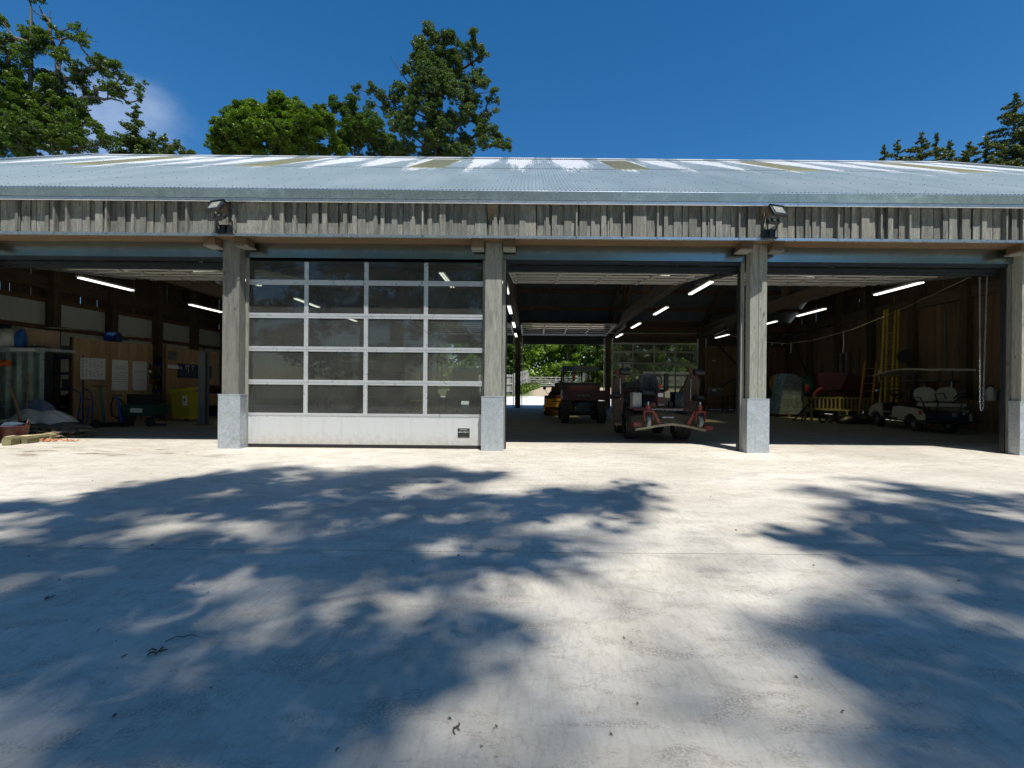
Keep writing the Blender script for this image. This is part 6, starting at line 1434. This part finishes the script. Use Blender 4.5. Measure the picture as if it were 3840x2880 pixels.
MB().prism([(-.5,.6),(.5,.6),(.6,1.0),(.5,2.0),(-.45,2.05),(-.6,1.0)], .3, 1.3).build('cab', M_BLACK, o_d); MB().box(-.44,.44,.292,.299,1.2,1.9).build('cab_window', M_CARGL, o_d); MB().prism([(-.55,.55),(.55,.55),(.6,.95),(-.6,.95)], 1.3, 2.4).build('bonnet', M_DARK, o_d)
MB().box(-1.05,-.62,-.2,.3,.35,.40).box(-1.05,-.62,-.2,.3,.62,.67).box(-.66,-.62,-.2,.3,.35,.95).build('step', M_YEL, o_d)

# ================================================================ RIGHT BAYS: THINGS ALONG THE WALL
M_LADY = paint('yellow fibreglass ladder', (.78,.60,.04), .45, 0, .15); M_LADO = paint('orange fibreglass ladder', (.55,.28,.03), .45, 0, .15)
def ladder(name, label, p0, p1, w, n_, mat, two=False):
    p0, p1 = Vector(p0), Vector(p1); root = thing(name, label, 'ladder', p0); d = p1-p0; side = Vector((1, -.12, 0)).normalized()
    for s_ in (-1, 1): MB().beam(side*(s_*w/2), d+side*(s_*w/2), .03, .085, up=side.cross(d)).build('stile', mat, root)
    for k in range(1, n_): q = d*(k/n_); MB().tube([q-side*w/2, q+side*w/2], .014, 6).build('rung', M_STEEL, root)
    return root
ladder('extension_ladder', 'tall yellow extension ladder leaning up the right wall', (13.25, 18.1, 0), (14.05, 18.95, 4.35), .40, 14, M_LADY)
ladder('extension_ladder', 'second yellow ladder section resting just behind the tall one', (13.65, 18.35, 0), (14.25, 19.05, 4.4), .40, 14, M_LADY)
ladder('step_ladder', 'shorter orange ladder leaning left of the tall yellow ladder', (12.55, 18.2, 0), (13.35, 19.0, 2.35), .42, 8, M_LADO)
# chipper with red hopper
cp_ = thing('wood_chipper', 'red wood chipper with a flared feed hopper by the ladders', 'wood chipper', (13.15, 20.2, 0), rz=R(-20)); cp_.scale = (.8, .8, .9)
M_HOP = paint('worn crimson paint', (.15,.022,.03), .4, 0, .2, 3, dirt=(.08,.05,.04)); hp_ = MB(); hp_.add([(-1.25,-.35,1.35),(-.35,-.55,1.35),(-.35,.5,1.35),(-1.25,.5,1.35),(-1.35,-.45,2.12),(-.05,-.75,2.12),(-.05,.7,2.12),(-1.35,.7,2.12)], [(0,3,2,1),(0,1,5,4),(1,2,6,5),(2,3,7,6),(3,0,4,7)]).build('feed_hopper', M_HOP, cp_)
MB().add([(-.05,-.75,2.10),(1.25,-.30,1.60),(1.25,.4,1.60),(-.05,.7,2.10),(-.35,-.55,1.35),(1.2,-.30,1.25),(1.2,.4,1.25),(-.35,.5,1.35)], [(0,1,2,3),(4,7,6,5),(0,4,5,1),(1,5,6,2),(2,6,7,3),(3,7,4,0)]).build('infeed_chute', M_MAROON, cp_)
MB().bbox((-.2,.1,.95), 1.3,.7,.7,.05).build('engine_body', M_MAROON, cp_); 
pts = [(-1.55+.45*math.cos(t)*1.0+.45, -.55, .95+.42*math.sin(t)) for t in [3.3-k*.22 for k in range(9)]]
MB().tube(pts, .10, 10).build('discharge_spout', M_HOP, cp_)
for s_ in (-1,1): wheel_at(cp_, (.1, s_*.5, .3), .3, .18, M_DARK, 0).rotation_euler = (0,0,R(90))
MB().box(-1.9,.9,-.06,.06,.42,.52).build('drawbar', M_DARK, cp_)
b = MB(); b.bbox((0,0,.55), .9,.7,1.1,.04).box(-.46,.46,-.37,-.35,.7,1.0); g2 = thing('generator', 'black boxed generator in the dark behind the wrapped pallet', 'generator', (12.0, 22.6, .45)); b.build('casing', M_BLACK, g2); MB().box(-.4,-.2,-.375,-.355,1.0,1.04).build('rating_label', M_YEL, g2); MB().box(-.5,.5,-.4,.4,-.45,.0).build('stand', M_DARK, g2)
cm_ = thing('cement_mixer', 'green and red pillar machine between the generator and the chipper', 'machine', (12.25, 21.3, 0)); MB().lathe([(.2,.9),(.38,1.1),(.42,1.4),(.34,1.65),(.22,1.8)], 18).build('drum', M_GRNP, cm_); MB().bbox((-.1,-.2,1.25), .5,.3,.32,.04).build('motor_cover', M_RED, cm_); MB().box(-.3,.3,-.3,.3,.0,.95).build('frame', M_DARK, cm_)
# film-wrapped pallet load
wp = thing('wrapped_pallet', 'pallet load wrapped in clear film with a slanting top behind the split post', 'pallet load', (gnd(2985,1562).x, gnd(2985,1562).y, 0))
M_FILM = paint('stretch film', (.27,.34,.40), .2, .25, .45, 2.2, bmp=.5)
poly = [(-.98,.13),(1.05,.13),(1.30,.75),(.95,.98),(.35,1.12),(.62,1.34),(.45,1.52),(.10,1.55),(-.30,1.86),(-.62,1.90),(-.72,1.5)]
MB().prism(poly, -.35, .55).build('wrapped_load', M_FILM, wp)
for k in range(4): z = .25+k*.27; MB().beam((-.95+.02*k,-.362,z),(1.1+.02*k,-.362,z+.09*(-1)**k), .006, .012).build('film_fold', galv('film highlight', (.6,.66,.7), .15, .5, .2, 0, sc=6), wp)
MB().beam((.35,-.38,1.12),(1.30,-.38,.78), .05, .05).beam((-.30,-.38,1.84),(.60,-.38,1.36), .05, .04).build('film_edge', galv('film highlight'+'', (.6,.66,.7), .15, .5, .2, 0, sc=6), wp)
for x in (-1.0,-.5,0,.5,1.0): MB().box(x-.05,x+.05,-.4,.6,0,.09).build('pallet_bearer', M_PURLIN, wp)
for y in (-.4,-.15,.1,.35): MB().box(-1.1,1.15,y,y+.12,.092,.115).build('pallet_board', M_FRESH, wp)
jk = at(2912, 1440, 22.6); o = MB().ball((0,0,0), .34, .75,.5,1.25, 16, 10, noise=.07).build('jacket', paint('tan work jacket', (.40,.24,.08), .9, 0, .2, 8, bmp=.4)); o.location = (jk.x, 22.75, jk.z); tag(o, 'tan work jacket hung behind the top of the wrapped pallet load', 'jacket')
o = MB().box(-.3,.3,-.2,.2,0,.35).box(-.32,.32,-.22,.22,.33,.36).build('storage_crate', paint('green crate', (.02,.16,.07), .5)); o.location = (jk.x-.05, 23.3, .85); tag(o, 'green crate showing just left of the wrapped pallet', 'crate')
tb2 = thing('side_table', 'low dark table carrying the green crate', 'table', (jk.x-.05, 23.3, 0)); MB().box(-.6,.6,-.35,.35,.80,.845).build('table_top', M_PURLIN, tb2)
for sx in (-1,1):
    for sy in (-1,1): MB().box(*sorted((sx*.58,sx*.52)), *sorted((sy*.33,sy*.27)), 0,.80).build('leg', M_DARK, tb2)
# slatted bench
sb = thing('slatted_bench', 'long weathered yellow slatted bench standing among mower parts', 'bench', (12.0, 18.75, 0), rz=R(-4))
M_BEN = paint('flaking yellow green timber', (.28,.24,.09), .7, 0, .3, 6, dirt=(.14,.15,.06), bmp=.3)
MB().box(-1.3,1.25,-.02,.03,.86,.93).build('top_rail', M_BEN, sb); MB().box(-1.3,1.25,-.02,.03,.42,.48).build('lower_rail', M_BEN, sb)
for k in range(17): x = -1.22+k*.15; MB().box(x-.032,x+.032,-.015,.015,.482,.858).build('slat', M_BEN, sb)
for x in (-1.3,-.02,1.22): MB().box(x-.035,x+.035,-.03,.04,0,.95).box(x-.03,x+.03,-.5,-.03,.36,.42).box(x-.035,x+.035,-.52,-.46,0,.42).build('leg_frame', M_BEN, sb)
for y in (-.5,-.40,-.30,-.20,-.10): MB().box(-1.35,1.3,y,y+.07,.421,.445).build('seat_slat', M_BEN, sb)
o = MB().tube([(0,0,0),(.5,.2,.42),(.95,.3,.82)], .03, 6).tube([(.5,.2,.42),(.15,-.3,.0)], .025, 6).build('stand', M_DARK); o.location = (gnd(2975,1580).x, gnd(2975,1580).y, .03); tag(o, 'black angled stand leaning on the left end of the bench', 'stand')
for k, (px_, lb) in enumerate(((3080, 'small pneumatic wheel on the floor under the bench, left'), (3160, 'small pneumatic wheel under the middle of the bench'))):
    g_ = gnd(px_, 1585); o = tyre(MB(), (0,0,0), .16, .09, 18).build('spare_wheel', M_RUB); o.location = (g_.x, g_.y-.1, .16); o.rotation_euler = (0,0,.8); tag(o, lb, 'wheel', 'loose wheels under the bench')
heap('black_sheeting', 'black plastic sheeting crumpled on the floor between bench and golf cart', 'sheeting', (gnd(3215,1588).x, gnd(3215,1588).y, 0), .9, .5, .30, M_BLACK, 55, rough=.35)
o = MB().prism([(-.55,0),(.55,0),(.4,.12),(-.4,.16)], -.2, .2).build('timber_offcut', M_FRESH); o.location = (gnd(3050,1566).x, gnd(3050,1566).y+.6, 0); tag(o, 'pale timber lying flat under the bench', 'timber')
# timber racks by the back wall, left of the split post
rk = thing('timber_trestle', 'long trestle table stacked with timber against the solid rear bay', 'trestle', (10.3, 25.6, 0))
MB().box(-1.1,1.3,-.35,.35,.82,.87).box(-1.1,1.3,-.35,.35,.36,.40).build('table_top', M_FRESH, rk)
for x in (-1.0,0,1.2):
    MB().box(x-.05,x+.05,-.33,-.25,0,.82).build('leg', M_PURLIN, rk); MB().box(x-.05,x+.05,.25,.33,0,.82).build('leg', M_PURLIN, rk)
for k in range(4): o = MB().box(-.9,1.0,-.04,.04,0,.045).build('plank', M_FRESH); o.location = (10.4+.06*k, 25.42+.11*k, .401); o.rotation_euler = (0,0,.02*k); tag(o, ['front plank on the lower tier of the trestle','second plank on the lower tier of the trestle','third plank on the lower tier of the trestle','rear plank on the lower tier of the trestle'][k], 'plank', 'planks on the trestle')
mb_ = thing('compressor', 'small grey compressor with yellow dials on the trestle', 'compressor', (9.75, 25.5, .871)); MB().bbox((0,0,.24), .7,.4,.30,.04).box(-.3,.3,-.2,.2,0,.08).build('tank', M_GRYP, mb_); MB().cyl((.1,-.21,.3), (0,1,0), .05, .03, 12).build('dial', M_YEL, mb_); MB().cyl((.25,-.21,.3), (0,1,0), .05, .03, 12).build('dial', M_YEL, mb_); MB().box(-.25,-.05,-.215,-.2,.2,.32).build('panel', M_WHITE, mb_)
rp_ = thing('stair_stringer', 'steel frame with a sloping rail by the rear timber', 'frame', (10.9, 26.3, 0)); MB().tube([(-1.4,0,.7),(.2,0,1.75)], .03, 6).tube([(.2,0,0),(.2,0,1.75),(1.0,0,1.75),(1.0,0,0)], .03, 6).build('frame_tube', M_DARK, rp_)
o = MB().box(-.05,.05,0,.02,0,.04).build('wall_plate', M_WHITE); o.location = (at(2682,1353,27.2).x, 27.40, at(2682,1353,27.2).z); o.scale = (2,1,1); tag(o, 'small white plate on the dark rear boarding', 'plate')
# right wall bench, bottles, heater
wb_ = thing('workbench', 'plywood fronted workbench along the right wall behind the golf cart', 'workbench', (14.05, 15.3, 0))
MB().box(-.42,.45,-1.3,1.3,.88,.93).build('bench_top', M_PLYD, wb_); MB().box(-.38,-.36,-1.25,1.25,.02,.878).box(-.36,.45,-1.25,-1.23,.02,.878).build('bench_front', M_PLYD, wb_)
def bottle(x, y, label, mat, cap, h=.36, r=.11):
    root = thing('container', label, 'container', (x, y, .931)); MB().lathe([(r*.95,0),(r,.02),(r,h*.72),(r*.45,h*.9),(r*.4,h)], 18).build('bottle_body', mat, root); MB().cyl((0,0,h+.03), (0,0,1), r*.5, .07, 12).build('cap', cap, root)
bottle(13.85, 14.55, 'white printed container with a green cap on the right hand workbench', M_WHITE, M_GRNP, .42, .13); bottle(13.95, 14.95, 'dark green container beside the white one', M_GRNP, M_BLACK, .40, .12); bottle(13.9, 15.6, 'grey container behind the golf cart seat', M_GRYP, M_BLACK, .3, .1)
bottle(13.85, 14.2, 'black spray container nearest the chain', M_BLACK, M_WHITE, .40, .11)
fh = thing('fan_heater', 'round black fan heater fixed on the wall right of the ladder', 'heater', (13.95, 18.0, at(3395,1335,18.0).z)); fh.location.x = at(3395,1335,18.0).x
MB().cyl((0,0,0), (.5,1,0), .24, .30, 22).build('drum', M_BLACK, fh); MB().tube([(0,.2,0),(.4,.35,.0)], .03, 6).build('bracket', M_DARK, fh)
for k in range(4): MB().tube([(-.02-.1*0, -.17, -.18+.12*k), (.02,-.165,-.18+.12*k)], .01, 4)
sh2 = thing('wall_shelf', 'white topped wall shelf seen through the golf cart frame', 'shelf', (13.9, 17.0, 1.55)); MB().box(-.4,.5,-.9,.9,0,.03).build('shelf_board', M_GRYP, sh2); MB().box(.4,.5,-.6,-.55,-.25,0).box(.4,.5,.55,.6,-.25,0).build('shelf_bracket', M_STEEL, sh2)
o = MB().ball((0,0,.1), .35, 1.3, .8, .4, 14, 6, noise=.08).build('dust_sheet', M_WBAG); o.location = (13.85, 16.4, .95); tag(o, 'folded pale dust sheet on the workbench seen through the golf cart', 'dust sheet')
for k, (Yq, z0, z1, lb) in enumerate(((19.7, 2.9, .9, 'black conduit running down the plywood behind the ladder'), (21.3, 3.0, .5, 'black conduit running down near the chipper'), (16.9, 4.1, 1.9, 'pale conduit down the post right of the ladder'))):
    tag(MB().tube([(14.46, Yq, z1), (14.46, Yq, z0)], .02, 6).build('conduit', M_GRYP if k == 2 else M_BLACK), lb, 'conduit')
for k, (Yq, w, lb) in enumerate(((22.4, .22, 'narrow galvanised channel standing against the right wall, left one'), (22.0, .2, 'narrow galvanised channel standing against the right wall, right one'))):
    o = MB().box(-.03,.03,-w/2,w/2,0,2.9).box(-.06,-.03,-w/2,-w/2+.03,0,2.9).build('steel_channel', M_STEEL); o.location = (14.38, Yq, .02); tag(o, lb, 'channel', 'steel channels on the right wall')
tag(MB().box(14.40,14.47,19.95,20.05,1.55,2.05).build('notice', M_WHITE), 'small white notice on the right wall beside the chipper', 'notice')
# twigs, leaves and grit on the yard
rs = random.Random(21)
lab_t = 'dry twig on the concrete'
P = []
for i in range(150):
    Y = rs.uniform(1.6, 9.3); X = rs.uniform(-1.05, 1.05)*Y; P.append((X, Y, .004+rs.uniform(0,.004)))
lm = leaves_mesh('leaf_litter', np.array(P), .014, paint('dead leaf bits', (.13,.10,.06), .9), up=2.0, sizevar=.8); o = link('leaf_litter', lm); o['kind'] = 'stuff'
spots = [(983,1578,.10,'twig curl left of centre near the bottom edge'), (1070,1573,.05,'dark nut husk right of the twig curl near the bottom'), (1042,1616,.035,'small dark pellet lowest on the yard'), (340,1410,.16,'clump of dead bark flakes in the left shade'), (104,1294,.11,'bark scrap in the far left shade'), (327,1180,.09,'bark scrap on the slab joint at the left'), (266,1420,.06,'small leaf curl left of the bark clump'), (1348,1380,.05,'dry leaf in the sun right of centre'), (1590,1146,.07,'short straw near the slab joint right of centre')]
for (x, y, s_, lb) in spots:
    s_ *= .42
    g_ = gnd(x*1.736, y*1.736); b = MB()
    for k in range(5): a = rs.uniform(0, 6.28); p0 = Vector((rs.uniform(-.3,.3)*s_, rs.uniform(-.3,.3)*s_, .006)); b.tube([p0, p0+Vector((math.cos(a)*.3, math.sin(a)*.3, .10))*s_, p0+Vector((math.cos(a+.4)*.55, math.sin(a+.4)*.55, .03))*s_], [s_*.05, s_*.07, s_*.02], 5)
    o = b.build('debris_scrap', paint('dead leaf bits', (.13,.10,.06), .9)); o.location = g_; tag(o, lb, 'debris')
g_ = gnd(389*1.736, 1382*1.736); o = MB().tube([(-.09,-.04,.004),(-.05,.03,.008),(.0,.03,.004),(.05,.06,.008),(.10,.05,.004)], .0022, 5).build('twig', M_BARK); o.location = g_; o.scale = (.6,.6,1); tag(o, 'thin curly twig in the light patch of the left shade', 'twig')
